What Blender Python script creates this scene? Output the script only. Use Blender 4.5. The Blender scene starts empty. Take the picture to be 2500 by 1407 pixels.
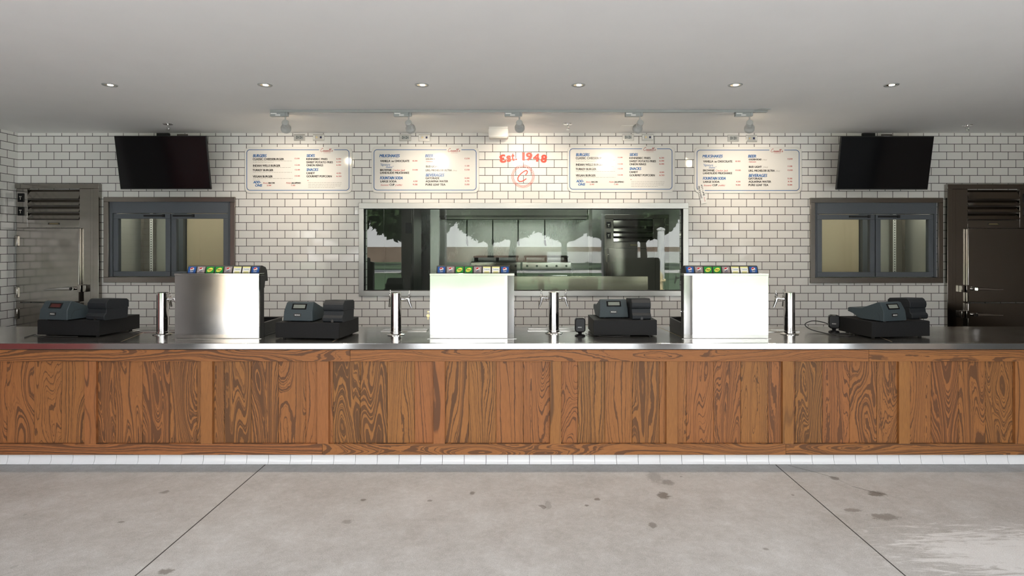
import bpy, bmesh, math, random
from mathutils import Vector, Matrix

# ------------------------------------------------------------------ camera
F, CX, CY, CAMZ = 1450.0, 1271.0, 602.0, 1.552
SC = bpy.context.scene
COL = SC.collection
cd = bpy.data.cameras.new('camera')
cam = bpy.data.objects.new('camera', cd)
COL.objects.link(cam)
cd.sensor_width = 36.0
cd.lens = F / 2500.0 * 36.0
cd.shift_x = -(CX - 1250.0) / 2500.0
cd.shift_y = -(703.5 - CY) / 2500.0
cd.clip_start, cd.clip_end = 0.05, 300
cam.location = (0, 0, CAMZ)
cam.rotation_euler = (math.pi / 2, 0, 0)
SC.camera = cam

# ------------------------------------------------------------------ world, sun, exposure
SC.view_settings.view_transform = 'Standard'
SC.view_settings.look = 'None'
SC.view_settings.gamma = 1.0
SC.view_settings.use_curve_mapping = False
SC.view_settings.exposure = 1.3
SC.cycles.use_denoising = True
SC.cycles.max_bounces = 10
SC.cycles.diffuse_bounces = 5
SC.cycles.glossy_bounces = 5
SC.cycles.transparent_max_bounces = 12
SC.cycles.sample_clamp_indirect = 8.0
SC.cycles.caustics_reflective = False
SC.cycles.caustics_refractive = False

w = bpy.data.worlds.new('sky')
SC.world = w
w.use_nodes = True
nt = w.node_tree
bg = nt.nodes['Background']
# bright hazy sky: whiter towards the horizon, a little bluer overhead
tcs = nt.nodes.new('ShaderNodeTexCoord')
sps = nt.nodes.new('ShaderNodeSeparateXYZ')
rmp = nt.nodes.new('ShaderNodeValToRGB')
rmp.color_ramp.elements[0].position, rmp.color_ramp.elements[0].color = 0.0, (0.98, 0.98, 0.97, 1)
rmp.color_ramp.elements[1].position, rmp.color_ramp.elements[1].color = 0.8, (0.80, 0.88, 1.0, 1)
nt.links.new(tcs.outputs['Generated'], sps.inputs[0])
nt.links.new(sps.outputs['Z'], rmp.inputs['Fac'])
nt.links.new(rmp.outputs['Color'], bg.inputs['Color'])
bg.inputs['Strength'].default_value = 3.2

sd = bpy.data.lights.new('sun', 'SUN')
sd.energy = 12.0
sd.angle = 0.01
sd.color = (1.0, 0.97, 0.93)
sun = bpy.data.objects.new('sun', sd)
COL.objects.link(sun)
sun.location = (0, 12, 20)
sun.rotation_euler = Vector((0.35, -0.55, -0.75)).to_track_quat('-Z', 'Y').to_euler()

# ------------------------------------------------------------------ basic measures
SB = 242.0                     # pixels per metre on the tiled wall (a tile and its joint is 0.155 m)
YB, YF = F / SB, 4.135         # tiled back wall, front of the counter
YCB = 4.99                     # rear edge of the counter; an aisle runs behind it
KF, KN = 260.0 / SB, 0.897     # unit of the drawings of wall things and of counter things, in metres
ZC = CAMZ + 277.0 / SB         # ceiling
ZT = CAMZ - 0.6728             # top of the counter
XL, XR = -5.07, 5.13           # side walls
YO = -0.60                     # plane of the open front


def P(px, py, Y):
    return ((px - CX) / F * Y, Y, CAMZ - (py - CY) / F * Y)


def WX(px, Y=YB): return (px - CX) / F * Y
def WZ(py, Y=YB): return CAMZ - (py - CY) / F * Y


def on_counter(px, py, h=0.0):
    Y = (CAMZ - ZT - h) * F / (py - CY)
    return ((px - CX) / F * Y, Y)


def srgb(r, g, b):
    def c(v):
        v /= 255.0
        return v / 12.92 if v <= 0.04045 else ((v + 0.055) / 1.055) ** 2.4
    return (c(r), c(g), c(b), 1.0)


# ------------------------------------------------------------------ materials
MATS = {}


def mat(name, col, rough=0.5, metal=0.0, spec=0.5, coat=0.0, coat_rough=0.05, emit=None, estr=0.0):
    if name in MATS:
        return MATS[name]
    m = bpy.data.materials.new(name)
    m.use_nodes = True
    b = m.node_tree.nodes['Principled BSDF']
    b.inputs['Base Color'].default_value = col
    b.inputs['Roughness'].default_value = rough
    b.inputs['Metallic'].default_value = metal
    b.inputs['Specular IOR Level'].default_value = spec
    b.inputs['Coat Weight'].default_value = coat
    b.inputs['Coat Roughness'].default_value = coat_rough
    if emit:
        b.inputs['Emission Color'].default_value = emit
        b.inputs['Emission Strength'].default_value = estr
    MATS[name] = m
    return m


class G:
    """small node helper"""
    def __init__(self, m):
        self.t = m.node_tree
        self.b = self.t.nodes['Principled BSDF']

    def n(self, typ, **kw):
        nd = self.t.nodes.new(typ)
        for k, v in kw.items():
            setattr(nd, k, v)
        return nd

    def l(self, a, b):
        self.t.links.new(a, b)

    def math(self, op, a, b=None, c=None):
        nd = self.n('ShaderNodeMath', operation=op)
        for i, v in enumerate((a, b, c)):
            if v is None:
                continue
            if hasattr(v, 'is_linked'):
                self.l(v, nd.inputs[i])
            else:
                nd.inputs[i].default_value = v
        return nd.outputs[0]

    def comb(self, x, y, z):
        nd = self.n('ShaderNodeCombineXYZ')
        for i, v in enumerate((x, y, z)):
            if hasattr(v, 'is_linked'):
                self.l(v, nd.inputs[i])
            else:
                nd.inputs[i].default_value = v
        return nd.outputs[0]

    def noise(self, vec, scale, detail=2.0, rough=0.5, dist=0.0):
        nd = self.n('ShaderNodeTexNoise')
        self.l(vec, nd.inputs['Vector'])
        nd.inputs['Scale'].default_value = scale
        nd.inputs['Detail'].default_value = detail
        nd.inputs['Roughness'].default_value = rough
        nd.inputs['Distortion'].default_value = dist
        return nd.outputs['Fac']

    def ramp(self, fac, stops, interp='LINEAR'):
        nd = self.n('ShaderNodeValToRGB')
        cr = nd.color_ramp
        cr.interpolation = interp
        while len(cr.elements) < len(stops):
            cr.elements.new(0.5)
        for e, (p, c) in zip(cr.elements, stops):
            e.position = p
            e.color = c if len(c) == 4 else (*c, 1)
        self.l(fac, nd.inputs['Fac'])
        return nd.outputs['Color']

    def mix(self, fac, a, b, blend='MIX'):
        nd = self.n('ShaderNodeMix', data_type='RGBA', blend_type=blend)
        for i, v in ((0, fac), (6, a), (7, b)):
            if hasattr(v, 'is_linked'):
                self.l(v, nd.inputs[i])
            else:
                nd.inputs[i].default_value = v
        return nd.outputs[2]

    def bump(self, h, strength, dist=0.002):
        nd = self.n('ShaderNodeBump')
        nd.inputs['Strength'].default_value = strength
        nd.inputs['Distance'].default_value = dist
        self.l(h, nd.inputs['Height'])
        return nd.outputs['Normal']

    def pos(self):
        return self.n('ShaderNodeNewGeometry').outputs['Position']

    def sep(self, v):
        nd = self.n('ShaderNodeSeparateXYZ')
        self.l(v, nd.inputs[0])
        return nd.outputs


TW, TH = 37.574 / SB, 19.18 / SB       # one subway tile, with its joint
TX0, TZ0 = WX(56.7), WZ(332.7)


def tile_mat(name, axis):
    """white glazed subway tile with dark grout on a wall whose run is along AXIS"""
    m = mat(name, (0.8, 0.8, 0.8, 1), 0.12)
    g = G(m)
    s = g.sep(g.pos())
    u = g.math('SUBTRACT', s[axis], TX0 if axis == 0 else YB + 0.03)
    v = g.math('SUBTRACT', s[2], TZ0 - 100 * TH)
    br = g.n('ShaderNodeTexBrick', offset=0.5, offset_frequency=2, squash=1.0)
    g.l(g.comb(u, v, 0.0), br.inputs['Vector'])
    br.inputs['Scale'].default_value = 1.0
    br.inputs['Mortar Size'].default_value = 0.0029
    br.inputs['Mortar Smooth'].default_value = 0.15
    br.inputs['Bias'].default_value = 0.0
    br.inputs['Brick Width'].default_value = TW
    br.inputs['Row Height'].default_value = TH
    br.inputs['Color1'].default_value = (0, 0, 0, 1)
    br.inputs['Color2'].default_value = (1, 1, 1, 1)
    br.inputs['Mortar'].default_value = (0.5, 0.5, 0.5, 1)
    rnd = br.outputs['Color']
    tcol = g.ramp(rnd, [(0.0, (0.80, 0.785, 0.755)), (1.0, (0.86, 0.845, 0.815))])
    col = g.mix(br.outputs['Fac'], tcol, (0.035, 0.032, 0.030, 1))
    g.l(col, g.b.inputs['Base Color'])
    g.l(g.math('MULTIPLY_ADD', br.outputs['Fac'], 0.75, 0.07), g.b.inputs['Roughness'])
    # every tile sits at its own slight tilt
    wn = g.n('ShaderNodeTexWhiteNoise', noise_dimensions='1D')
    g.l(g.math('MULTIPLY', rnd, 91.7), wn.inputs['W'])
    sub = g.n('ShaderNodeVectorMath', operation='SUBTRACT')
    g.l(wn.outputs['Color'], sub.inputs[0])
    sub.inputs[1].default_value = (0.5, 0.5, 0.5)
    sc = g.n('ShaderNodeVectorMath', operation='SCALE')
    g.l(sub.outputs[0], sc.inputs[0])
    sc.inputs['Scale'].default_value = 0.035
    h = g.math('SUBTRACT', 1.0, br.outputs['Fac'])
    h2 = g.math('MULTIPLY_ADD', g.noise(g.pos(), 18.0, 1.0), 0.25, h)
    bn = g.bump(h2, 0.35, 0.002)
    add = g.n('ShaderNodeVectorMath', operation='ADD')
    g.l(bn, add.inputs[0])
    g.l(sc.outputs[0], add.inputs[1])
    nm = g.n('ShaderNodeVectorMath', operation='NORMALIZE')
    g.l(add.outputs[0], nm.inputs[0])
    g.l(nm.outputs[0], g.b.inputs['Normal'])
    return m


def wood_mat(name, along_z):
    """stained fir with broad cathedral grain; every board carries its own offset in 'grain'"""
    m = mat(name, (0.3, 0.14, 0.05, 1), 0.48, spec=0.35)
    g = G(m)
    tc = g.n('ShaderNodeTexCoord').outputs['Object']
    s = g.sep(tc)
    at = g.n('ShaderNodeAttribute', attribute_name='grain')
    o = g.sep(at.outputs['Vector'])
    av = g.n('ShaderNodeAttribute', attribute_name='look')
    k = g.sep(av.outputs['Vector'])          # x ring density, y threshold shift, z hue
    u, v = (s[0], s[2]) if along_z else (s[2], s[0])
    u = g.math('ADD', u, o[0])
    v = g.math('ADD', v, o[1])
    # wobble of the grain lines
    wob = g.noise(g.comb(g.math('MULTIPLY', u, 16.0), g.math('MULTIPLY', v, 3.8), o[2]), 1.0, 3.0, 0.6)
    wob2 = g.noise(g.comb(g.math('MULTIPLY', u, 70.0), g.math('MULTIPLY', v, 22.0), o[2]), 1.0, 2.0, 0.6)
    big = g.noise(g.comb(g.math('MULTIPLY', u, 6.5), g.math('MULTIPLY', v, 0.95), o[2]), 1.0, 1.0, 0.4, 0.35)
    st = g.math('POWER', g.math('FRACT', g.math('MULTIPLY', o[2], 0.37)), 1.5)      # how straight this board's grain runs
    big = g.math('MULTIPLY', big, g.math('MULTIPLY_ADD', st, -0.72, 1.0))
    f = g.math('MULTIPLY_ADD', wob, g.math('MULTIPLY_ADD', st, -0.022, 0.046), big)
    f = g.math('MULTIPLY_ADD', wob2, 0.010, f)
    f = g.math('MULTIPLY_ADD', u, g.math('MULTIPLY_ADD', st, 1.2, 0.45), f)
    bn = g.n('ShaderNodeTexNoise', noise_dimensions='1D')
    g.l(g.math('MULTIPLY_ADD', f, k[0], o[2]), bn.inputs['W'])
    bn.inputs['Scale'].default_value = 1.0
    bn.inputs['Detail'].default_value = 1.6
    bn.inputs['Roughness'].default_value = 0.75
    ring = g.math('ADD', bn.outputs['Fac'], k[1])
    t = g.ramp(ring, [(0.455, (0, 0, 0)), (0.505, (1, 1, 1))])
    tone = g.noise(g.comb(g.math('MULTIPLY', u, 9.0), g.math('MULTIPLY', v, 2.0), o[2]), 1.0, 3.0, 0.6)
    fine = g.noise(g.comb(g.math('MULTIPLY', u, 260.0), g.math('MULTIPLY', v, 14.0), o[2]), 1.0, 2.0, 0.6)
    lightc = g.mix(k[2], srgb(166, 115, 63), srgb(170, 108, 65))
    darkc = g.mix(k[2], srgb(88, 63, 41), srgb(98, 64, 45))
    c = g.mix(t, darkc, lightc)
    c = g.mix(g.math('MULTIPLY', tone, 0.45), c, srgb(134, 86, 46))
    c = g.mix(g.math('MULTIPLY', g.math('SUBTRACT', fine, 0.36), 1.1), c, srgb(100, 70, 45))
    g.l(c, g.b.inputs['Base Color'])
    g.l(g.bump(g.math('ADD', fine, g.math('MULTIPLY', ring, 0.4)), 0.18, 0.001), g.b.inputs['Normal'])
    return m


def steel_mat(name, col=(0.60, 0.59, 0.57, 1), rough=0.24, axis=0, streak=0.05, aniso=0.0):
    m = mat(name, col, rough, 1.0)
    g = G(m)
    tc = g.n('ShaderNodeTexCoord').outputs['Object']
    s = g.sep(tc)
    sc = [260.0, 260.0, 260.0]
    sc[axis] = 6.0
    br = g.noise(g.comb(*[g.math('MULTIPLY', s[i], sc[i]) for i in range(3)]), 1.0, 2.0, 0.6)
    bl = g.noise(tc, 3.0, 3.0, 0.55)
    r = g.math('MULTIPLY_ADD', g.math('SUBTRACT', br, 0.5), streak, rough)
    r = g.math('MULTIPLY_ADD', g.math('SUBTRACT', bl, 0.5), streak * 1.6, r)
    g.l(r, g.b.inputs['Roughness'])
    g.l(g.bump(bl, 0.06, 0.004), g.b.inputs['Normal'])
    return m


def concrete_mat():
    m = mat('polished_concrete', (0.4, 0.39, 0.37, 1), 0.4)
    g = G(m)
    p = g.pos()
    s = g.sep(p)
    n1 = g.noise(p, 1.1, 5.0, 0.62, 0.4)
    n2 = g.noise(p, 5.5, 6.0, 0.65, 0.2)
    n3 = g.noise(p, 210.0, 3.0, 0.7)
    c = g.ramp(n1, [(0.34, srgb(158, 154, 149)), (0.50, srgb(183, 181, 179)), (0.64, srgb(206, 206, 206))])
    c2 = g.ramp(n2, [(0.32, srgb(144, 139, 134)), (0.52, srgb(182, 180, 178)), (0.68, srgb(208, 208, 209))])
    c = g.mix(0.5, c, c2)
    n4 = g.noise(p, 26.0, 4.0, 0.7, 0.6)
    c = g.mix(0.20, c, g.ramp(n4, [(0.36, srgb(108, 103, 98)), (0.52, srgb(172, 170, 168)), (0.66, srgb(218, 218, 218))]))
    c = g.mix(0.36, c, g.ramp(n3, [(0.33, srgb(104, 101, 97)), (0.67, srgb(218, 218, 217))]))
    # drips and scuffs
    vor = g.n('ShaderNodeTexVoronoi', feature='F1')
    wv = g.n('ShaderNodeVectorMath', operation='MULTIPLY_ADD')
    wn = g.n('ShaderNodeTexNoise')
    g.l(p, wn.inputs['Vector'])
    wn.inputs['Scale'].default_value = 7.0
    g.l(wn.outputs['Color'], wv.inputs[0])
    wv.inputs[1].default_value = (0.12, 0.12, 0.12)
    g.l(p, wv.inputs[2])
    g.l(wv.outputs[0], vor.inputs['Vector'])
    vor.inputs['Scale'].default_value = 5.0
    rad = g.math('MULTIPLY_ADD', g.math('POWER', g.sep(vor.outputs['Color'])[0], 3.0), 0.11, 0.012)
    spot = g.math('LESS_THAN', vor.outputs['Distance'], rad)
    keep = g.math('GREATER_THAN', g.sep(vor.outputs['Color'])[1], 0.30)
    dens = g.ramp(g.noise(p, 0.8, 2.0), [(0.36, (0, 0, 0)), (0.52, (1, 1, 1))])
    fac = g.math('MULTIPLY', g.math('MULTIPLY', spot, keep), g.math('MULTIPLY', dens, g.math('MULTIPLY', n2, 1.25)))
    c = g.mix(fac, c, srgb(84, 76, 68))
    # the larger oil and water marks
    for px, py, rx, ry, st in ((1620, 1210, 19, 10, 0.75), (1598, 1166, 22, 18, 0.4), (1628, 1178, 20, 8, 0.5), (1457, 1219, 8, 4, 0.7), (1433, 1235, 7, 3, 0.7), (1593, 1283, 12, 8, 0.6),
                               (2037, 1168, 14, 5, 0.7), (2141, 1206, 24, 8, 0.75), (2160, 1263, 42, 10, 0.6), (2082, 1246, 26, 5, 0.55), (402, 1202, 12, 5, 0.6), (296, 1275, 10, 3, 0.6), (405, 1396, 20, 10, 0.65),
                               (887, 1221, 8, 4, 0.7), (1153, 1205, 7, 5, 0.65), (1050, 1223, 8, 3, 0.6), (847, 1274, 14, 6, 0.4), (1870, 1341, 9, 4, 0.5), (1338, 1233, 10, 14, 0.35), (1840, 1128, 9, 4, 0.6)):
        Ys_ = CAMZ * F / (py - CY)
        xs_ = (px - CX) / F * Ys_
        ax, ay = rx / F * Ys_, ry * Ys_ * Ys_ / (CAMZ * F)
        ex = g.math('DIVIDE', g.math('SUBTRACT', s[0], xs_), ax)
        ey = g.math('DIVIDE', g.math('SUBTRACT', s[1], Ys_), ay)
        dd = g.math('SQRT', g.math('ADD', g.math('MULTIPLY', ex, ex), g.math('MULTIPLY', ey, ey)))
        e = g.math('SUBTRACT', g.math('MULTIPLY_ADD', n4, 2.2, -0.15), dd)
        c = g.mix(g.math('MULTIPLY', g.ramp(e, [(0.0, (0, 0, 0)), (0.35, (1, 1, 1))]), st), c, srgb(88, 80, 72))
    # pale swept plaster dust, front right
    dx = g.math('DIVIDE', g.math('SUBTRACT', s[0], 2.5), 0.72)
    dy = g.math('DIVIDE', g.math('SUBTRACT', s[1], 3.0), 0.36)
    d = g.math('SQRT', g.math('ADD', g.math('MULTIPLY', dx, dx), g.math('MULTIPLY', dy, dy)))
    sw = g.n('ShaderNodeMapping')
    g.l(p, sw.inputs['Vector'])
    sw.inputs['Rotation'].default_value = (0, 0, 0.5)
    sw.inputs['Scale'].default_value = (4.0, 22.0, 1.0)
    dn = g.noise(sw.outputs[0], 1.0, 5.0, 0.7, 1.2)
    df = g.math('SUBTRACT', g.math('MULTIPLY_ADD', dn, 2.6, -0.45), d)
    dust = g.ramp(df, [(0.0, (0, 0, 0)), (0.35, (0.85, 0.85, 0.85))])
    c = g.mix(g.math('MULTIPLY', dust, g.math('MULTIPLY_ADD', n3, 0.7, 0.25)), c, srgb(240, 240, 240))
    g.l(c, g.b.inputs['Base Color'])
    g.l(g.math('MULTIPLY_ADD', n2, 0.25, 0.36), g.b.inputs['Roughness'])
    g.l(g.bump(g.math('ADD', n2, g.math('MULTIPLY', n3, 0.4)), 0.10, 0.003), g.b.inputs['Normal'])
    return m


def glass_mat(name, tint=(0.93, 0.96, 0.94, 1), ior=1.6):
    m = bpy.data.materials.new(name)
    m.use_nodes = True
    t = m.node_tree
    t.nodes.remove(t.nodes['Principled BSDF'])
    tr = t.nodes.new('ShaderNodeBsdfTransparent')
    tr.inputs[0].default_value = tint
    gl = t.nodes.new('ShaderNodeBsdfGlossy')
    gl.inputs['Roughness'].default_value = 0.0
    fr = t.nodes.new('ShaderNodeFresnel')
    fr.inputs['IOR'].default_value = ior
    mx = t.nodes.new('ShaderNodeMixShader')
    t.links.new(fr.outputs[0], mx.inputs[0])
    t.links.new(tr.outputs[0], mx.inputs[1])
    t.links.new(gl.outputs[0], mx.inputs[2])
    t.links.new(mx.outputs[0], t.nodes['Material Output'].inputs[0])
    MATS[name] = m
    return m


def noisy(name, c1, c2, scale, rough=0.8, spec=0.2, detail=4.0, bump=0.0):
    m = mat(name, c1, rough, spec=spec)
    g = G(m)
    n = g.noise(g.pos(), scale, detail, 0.6)
    g.l(g.ramp(n, [(0.35, c1), (0.65, c2)]), g.b.inputs['Base Color'])
    if bump:
        g.l(g.bump(n, bump, 0.004), g.b.inputs['Normal'])
    return m


M_TILE_B = tile_mat('subway_tile_back', 0)
M_TILE_S = tile_mat('subway_tile_side', 1)
M_WOOD_V = wood_mat('stained_fir_upright', True)
M_WOOD_H = wood_mat('stained_fir_level', False)
M_STEEL = steel_mat('brushed_steel', (0.60, 0.59, 0.57, 1), 0.11, 0, 0.03)
M_STEEL_V = steel_mat('brushed_steel_upright', (0.29, 0.265, 0.24, 1), 0.26, 0, 0.012)
M_STEEL_TOP = steel_mat('worktop_steel', (0.58, 0.565, 0.54, 1), 0.22, 0, 0.10)
M_STEEL_FRAME = steel_mat('window_steel', (0.60, 0.59, 0.57, 1), 0.38, 0)
M_STEEL_DOOR = steel_mat('door_steel', (0.31, 0.29, 0.265, 1), 0.13, 2, 0.03)
M_CHROME = mat('chrome', (0.74, 0.73, 0.72, 1), 0.06, 1.0)
M_FLOOR = concrete_mat()
M_CEIL = noisy('ceiling_plaster', (0.90, 0.895, 0.885, 1), (0.915, 0.91, 0.90, 1), 3.0, 0.9)
M_COVE = mat('white_glazed_cove', (0.92, 0.925, 0.93, 1), 0.18)
M_GROUT = mat('dark_grout', (0.06, 0.056, 0.052, 1), 0.9)
M_BLACK = noisy('black_plastic', (0.012, 0.012, 0.013, 1), (0.018, 0.018, 0.019, 1), 60.0, 0.5, 0.4)
M_BLACK_GLOSS = mat('black_gloss', (0.005, 0.005, 0.006, 1), 0.2, spec=0.22)
M_SCREEN = mat('screen_glass', (0.004, 0.004, 0.005, 1), 0.10, spec=0.35)
M_DRAWER = noisy('black_powder_coat', (0.006, 0.006, 0.0065, 1), (0.012, 0.012, 0.013, 1), 320.0, 0.6, 0.25)
M_SLATE = noisy('slate_plastic', (0.033, 0.046, 0.053, 1), (0.042, 0.057, 0.065, 1), 200.0, 0.5, 0.3)
M_CHAR = noisy('charcoal_plastic', (0.013, 0.015, 0.018, 1), (0.018, 0.021, 0.025, 1), 200.0, 0.5, 0.3)
M_LCD = mat('lcd_grey', (0.17, 0.19, 0.17, 1), 0.15)
M_WHITE = mat('white_plastic', (0.78, 0.77, 0.74, 1), 0.4)
M_PAPER = mat('white_label', (0.84, 0.84, 0.82, 1), 0.5)
M_BOARD = mat('cream_board', (0.80, 0.785, 0.745, 1), 0.12, coat=0.4)
M_BLUE = mat('sign_blue', srgb(34, 98, 160), 0.3)
M_INK = mat('sign_black', (0.015, 0.014, 0.014, 1), 0.3)
M_RED = mat('sign_red', srgb(176, 48, 50), 0.3)
M_ORANGE = mat('painted_orange_red', srgb(214, 62, 40), 0.45)
M_GREYINK = mat('sign_grey', (0.36, 0.34, 0.31, 1), 0.4)
M_FRIDGE = noisy('fridge_grey', (0.115, 0.130, 0.150, 1), (0.125, 0.140, 0.160, 1), 150.0, 0.35, 0.4)
M_LINER = mat('fridge_liner', (0.62, 0.62, 0.57, 1), 0.4)
M_TAN = mat('tan_panel', (0.66, 0.56, 0.40, 1), 0.4)
M_GREYMETAL = mat('track_grey', (0.38, 0.40, 0.40, 1), 0.4, 0.3)
M_LAMP = mat('lamp_grey', (0.52, 0.525, 0.51, 1), 0.45)
M_GLOW = mat('warm_bulb', (1, 0.9, 0.75, 1), 0.4, emit=(1.0, 0.80, 0.55, 1), estr=18.0)
M_DOWN = mat('downlight_bulb', (1, 0.95, 0.85, 1), 0.4, emit=(1.0, 0.90, 0.74, 1), estr=7.0)
M_GOLD = mat('gold_reflector', (0.75, 0.62, 0.42, 1), 0.2, 1.0)
M_BRASS = mat('brass', (0.85, 0.68, 0.35, 1), 0.3, 0.8)
M_REDDOOR = noisy('dark_red_paint', (0.20, 0.018, 0.016, 1), (0.24, 0.022, 0.02, 1), 3.0, 0.35)
M_TAUPE = noisy('dark_taupe_paint', (0.13, 0.112, 0.098, 1), (0.15, 0.13, 0.112, 1), 2.0, 0.6)
M_PIER = noisy('pier_grey', (0.34, 0.32, 0.31, 1), (0.37, 0.35, 0.34, 1), 3.0, 0.7)
M_GLASS = glass_mat('window_glass', (0.86, 0.885, 0.865, 1), 1.5)
M_FGLASS = glass_mat('fridge_glass', (0.93, 0.95, 0.92, 1), 1.4)
M_DARKPOST = mat('dark_post_paint', (0.035, 0.036, 0.036, 1), 0.5)
M_KWALL = steel_mat('kitchen_wall_steel', (0.74, 0.75, 0.73, 1), 0.26, 2)
M_KDARK = steel_mat('kitchen_dark_steel', (0.12, 0.115, 0.11, 1), 0.32, 0)
M_CREAM = mat('cream_enamel', (0.60, 0.55, 0.42, 1), 0.4)

# ------------------------------------------------------------------ mesh builder
RND = random.Random(7)


class MB:
    def __init__(self):
        self.v, self.f, self.mi, self.tag = [], [], [], []
        self.cur = 0
        self.t = None

    def add(self, vs, fs):
        b = len(self.v)
        self.v.extend([tuple(p) for p in vs])
        for f in fs:
            self.f.append([b + i for i in f])
            self.mi.append(self.cur)
            self.tag.append(self.t)
        return self

    def box(self, x0, x1, y0, y1, z0, z1):
        return self.add([(x0, y0, z0), (x1, y0, z0), (x1, y1, z0), (x0, y1, z0), (x0, y0, z1), (x1, y0, z1), (x1, y1, z1), (x0, y1, z1)],
                        [(0, 3, 2, 1), (4, 5, 6, 7), (0, 1, 5, 4), (1, 2, 6, 5), (2, 3, 7, 6), (3, 0, 4, 7)])

    def prism(self, prof, axis, lo, hi):
        """PROF is a closed outline; axis 'x': (y,z), 'y': (x,z), 'z': (x,y)"""
        n = len(prof)
        mk = {'x': lambda a, b, c: (c, a, b), 'y': lambda a, b, c: (a, c, b), 'z': lambda a, b, c: (a, b, c)}[axis]
        vs = [mk(a, b, lo) for a, b in prof] + [mk(a, b, hi) for a, b in prof]
        fs = [tuple(range(n)), tuple(range(2 * n - 1, n - 1, -1))]
        fs += [(i, (i + 1) % n, n + (i + 1) % n, n + i) for i in range(n)]
        return self.add(vs, fs)

    def rrect(self, x0, x1, z0, z1, r, n=6):
        out = []
        for cx, cz, a0 in ((x1 - r, z0 + r, -90), (x1 - r, z1 - r, 0), (x0 + r, z1 - r, 90), (x0 + r, z0 + r, 180)):
            for i in range(n + 1):
                a = math.radians(a0 + 90 * i / n)
                out.append((cx + r * math.cos(a), cz + r * math.sin(a)))
        return out

    def cyl(self, p0, p1, r0, r1=None, n=24):
        r1 = r0 if r1 is None else r1
        p0, p1 = Vector(p0), Vector(p1)
        d = (p1 - p0).normalized()
        a = d.orthogonal().normalized()
        b = d.cross(a)
        vs = []
        for p, r in ((p0, r0), (p1, r1)):
            for i in range(n):
                t = 2 * math.pi * i / n
                vs.append(p + a * (r * math.cos(t)) + b * (r * math.sin(t)))
        fs = [(i, (i + 1) % n, n + (i + 1) % n, n + i) for i in range(n)]
        fs += [tuple(range(n - 1, -1, -1)), tuple(range(n, 2 * n))]
        return self.add(vs, fs)

    def lathe(self, prof, c=(0, 0, 0), n=28, d=(0, 0, 1)):
        """PROF [(r, h)] turned about direction D from C"""
        c, d = Vector(c), Vector(d).normalized()
        a = d.orthogonal().normalized()
        b = d.cross(a)
        vs, fs = [], []
        for r, h in prof:
            for i in range(n):
                t = 2 * math.pi * i / n
                vs.append(c + d * h + a * (r * math.cos(t)) + b * (r * math.sin(t)))
        for k in range(len(prof) - 1):
            for i in range(n):
                j = (i + 1) % n
                fs.append((k * n + i, k * n + j, (k + 1) * n + j, (k + 1) * n + i))
        fs.append(tuple(range(n - 1, -1, -1)))
        fs.append(tuple(range((len(prof) - 1) * n, len(prof) * n)))
        return self.add(vs, fs)

    def tube(self, pts, r, n=8):
        pts = [Vector(p) for p in pts]
        rs = r if isinstance(r, (list, tuple)) else [r] * len(pts)
        vs, fs = [], []
        ref = None
        for i, p in enumerate(pts):
            d = (pts[min(i + 1, len(pts) - 1)] - pts[max(i - 1, 0)]).normalized()
            if ref is None:
                ref = d.orthogonal().normalized()
            a = (ref - d * ref.dot(d)).normalized()
            ref = a
            b = d.cross(a)
            for k in range(n):
                t = 2 * math.pi * k / n
                vs.append(p + a * (rs[i] * math.cos(t)) + b * (rs[i] * math.sin(t)))
        for i in range(len(pts) - 1):
            for k in range(n):
                j = (k + 1) % n
                fs.append((i * n + k, i * n + j, (i + 1) * n + j, (i + 1) * n + k))
        fs.append(tuple(range(n - 1, -1, -1)))
        fs.append(tuple(range((len(pts) - 1) * n, len(pts) * n)))
        return self.add(vs, fs)

    def ribbon(self, pts, wd, y):
        """flat painted stroke in the x-z plane at depth Y"""
        for (x0, z0), (x1, z1) in zip(pts[:-1], pts[1:]):
            dx, dz = x1 - x0, z1 - z0
            L = math.hypot(dx, dz) or 1e-9
            nx, nz = -dz / L * wd / 2, dx / L * wd / 2
            ex, ez = dx / L * wd * 0.25, dz / L * wd * 0.25
            self.add([(x0 - ex + nx, y, z0 - ez + nz), (x0 - ex - nx, y, z0 - ez - nz), (x1 + ex - nx, y, z1 + ez - nz), (x1 + ex + nx, y, z1 + ez + nz)], [(0, 1, 2, 3)])
        return self

    def build(self, name, mats, parent=None, bevel=0.0, seg=2, angle=35):
        me = bpy.data.meshes.new(name)
        me.from_pydata(self.v, [], self.f)
        if not isinstance(mats, (list, tuple)):
            mats = [mats]
        for m in mats:
            me.materials.append(m)
        for p, i in zip(me.polygons, self.mi):
            p.material_index = i
        if any(t is not None for t in self.tag):
            for nm, k in (('grain', 0), ('look', 1)):
                at = me.attributes.new(nm, 'FLOAT_VECTOR', 'FACE')
                for i, t in enumerate(self.tag):
                    at.data[i].vector = t[k] if t else (0, 0, 0)
        bm = bmesh.new()
        bm.from_mesh(me)
        bmesh.ops.recalc_face_normals(bm, faces=bm.faces)
        bm.to_mesh(me)
        bm.free()
        me.polygons.foreach_set('use_smooth', [True] * len(me.polygons))
        me.set_sharp_from_angle(angle=math.radians(angle))
        o = bpy.data.objects.new(name, me)
        COL.objects.link(o)
        if parent is not None:
            o.parent = parent
        if bevel:
            md = o.modifiers.new('bevel', 'BEVEL')
            md.width = bevel
            md.segments = seg
            md.limit_method = 'ANGLE'
            md.angle_limit = math.radians(40)
        return o


def tag(o, label=None, cat=None, group=None, kind=None):
    if label: o['label'] = label
    if cat: o['category'] = cat
    if group: o['group'] = group
    if kind: o['kind'] = kind
    return o


S = 1.0     # unit of the drawing that a thing is built from


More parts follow.
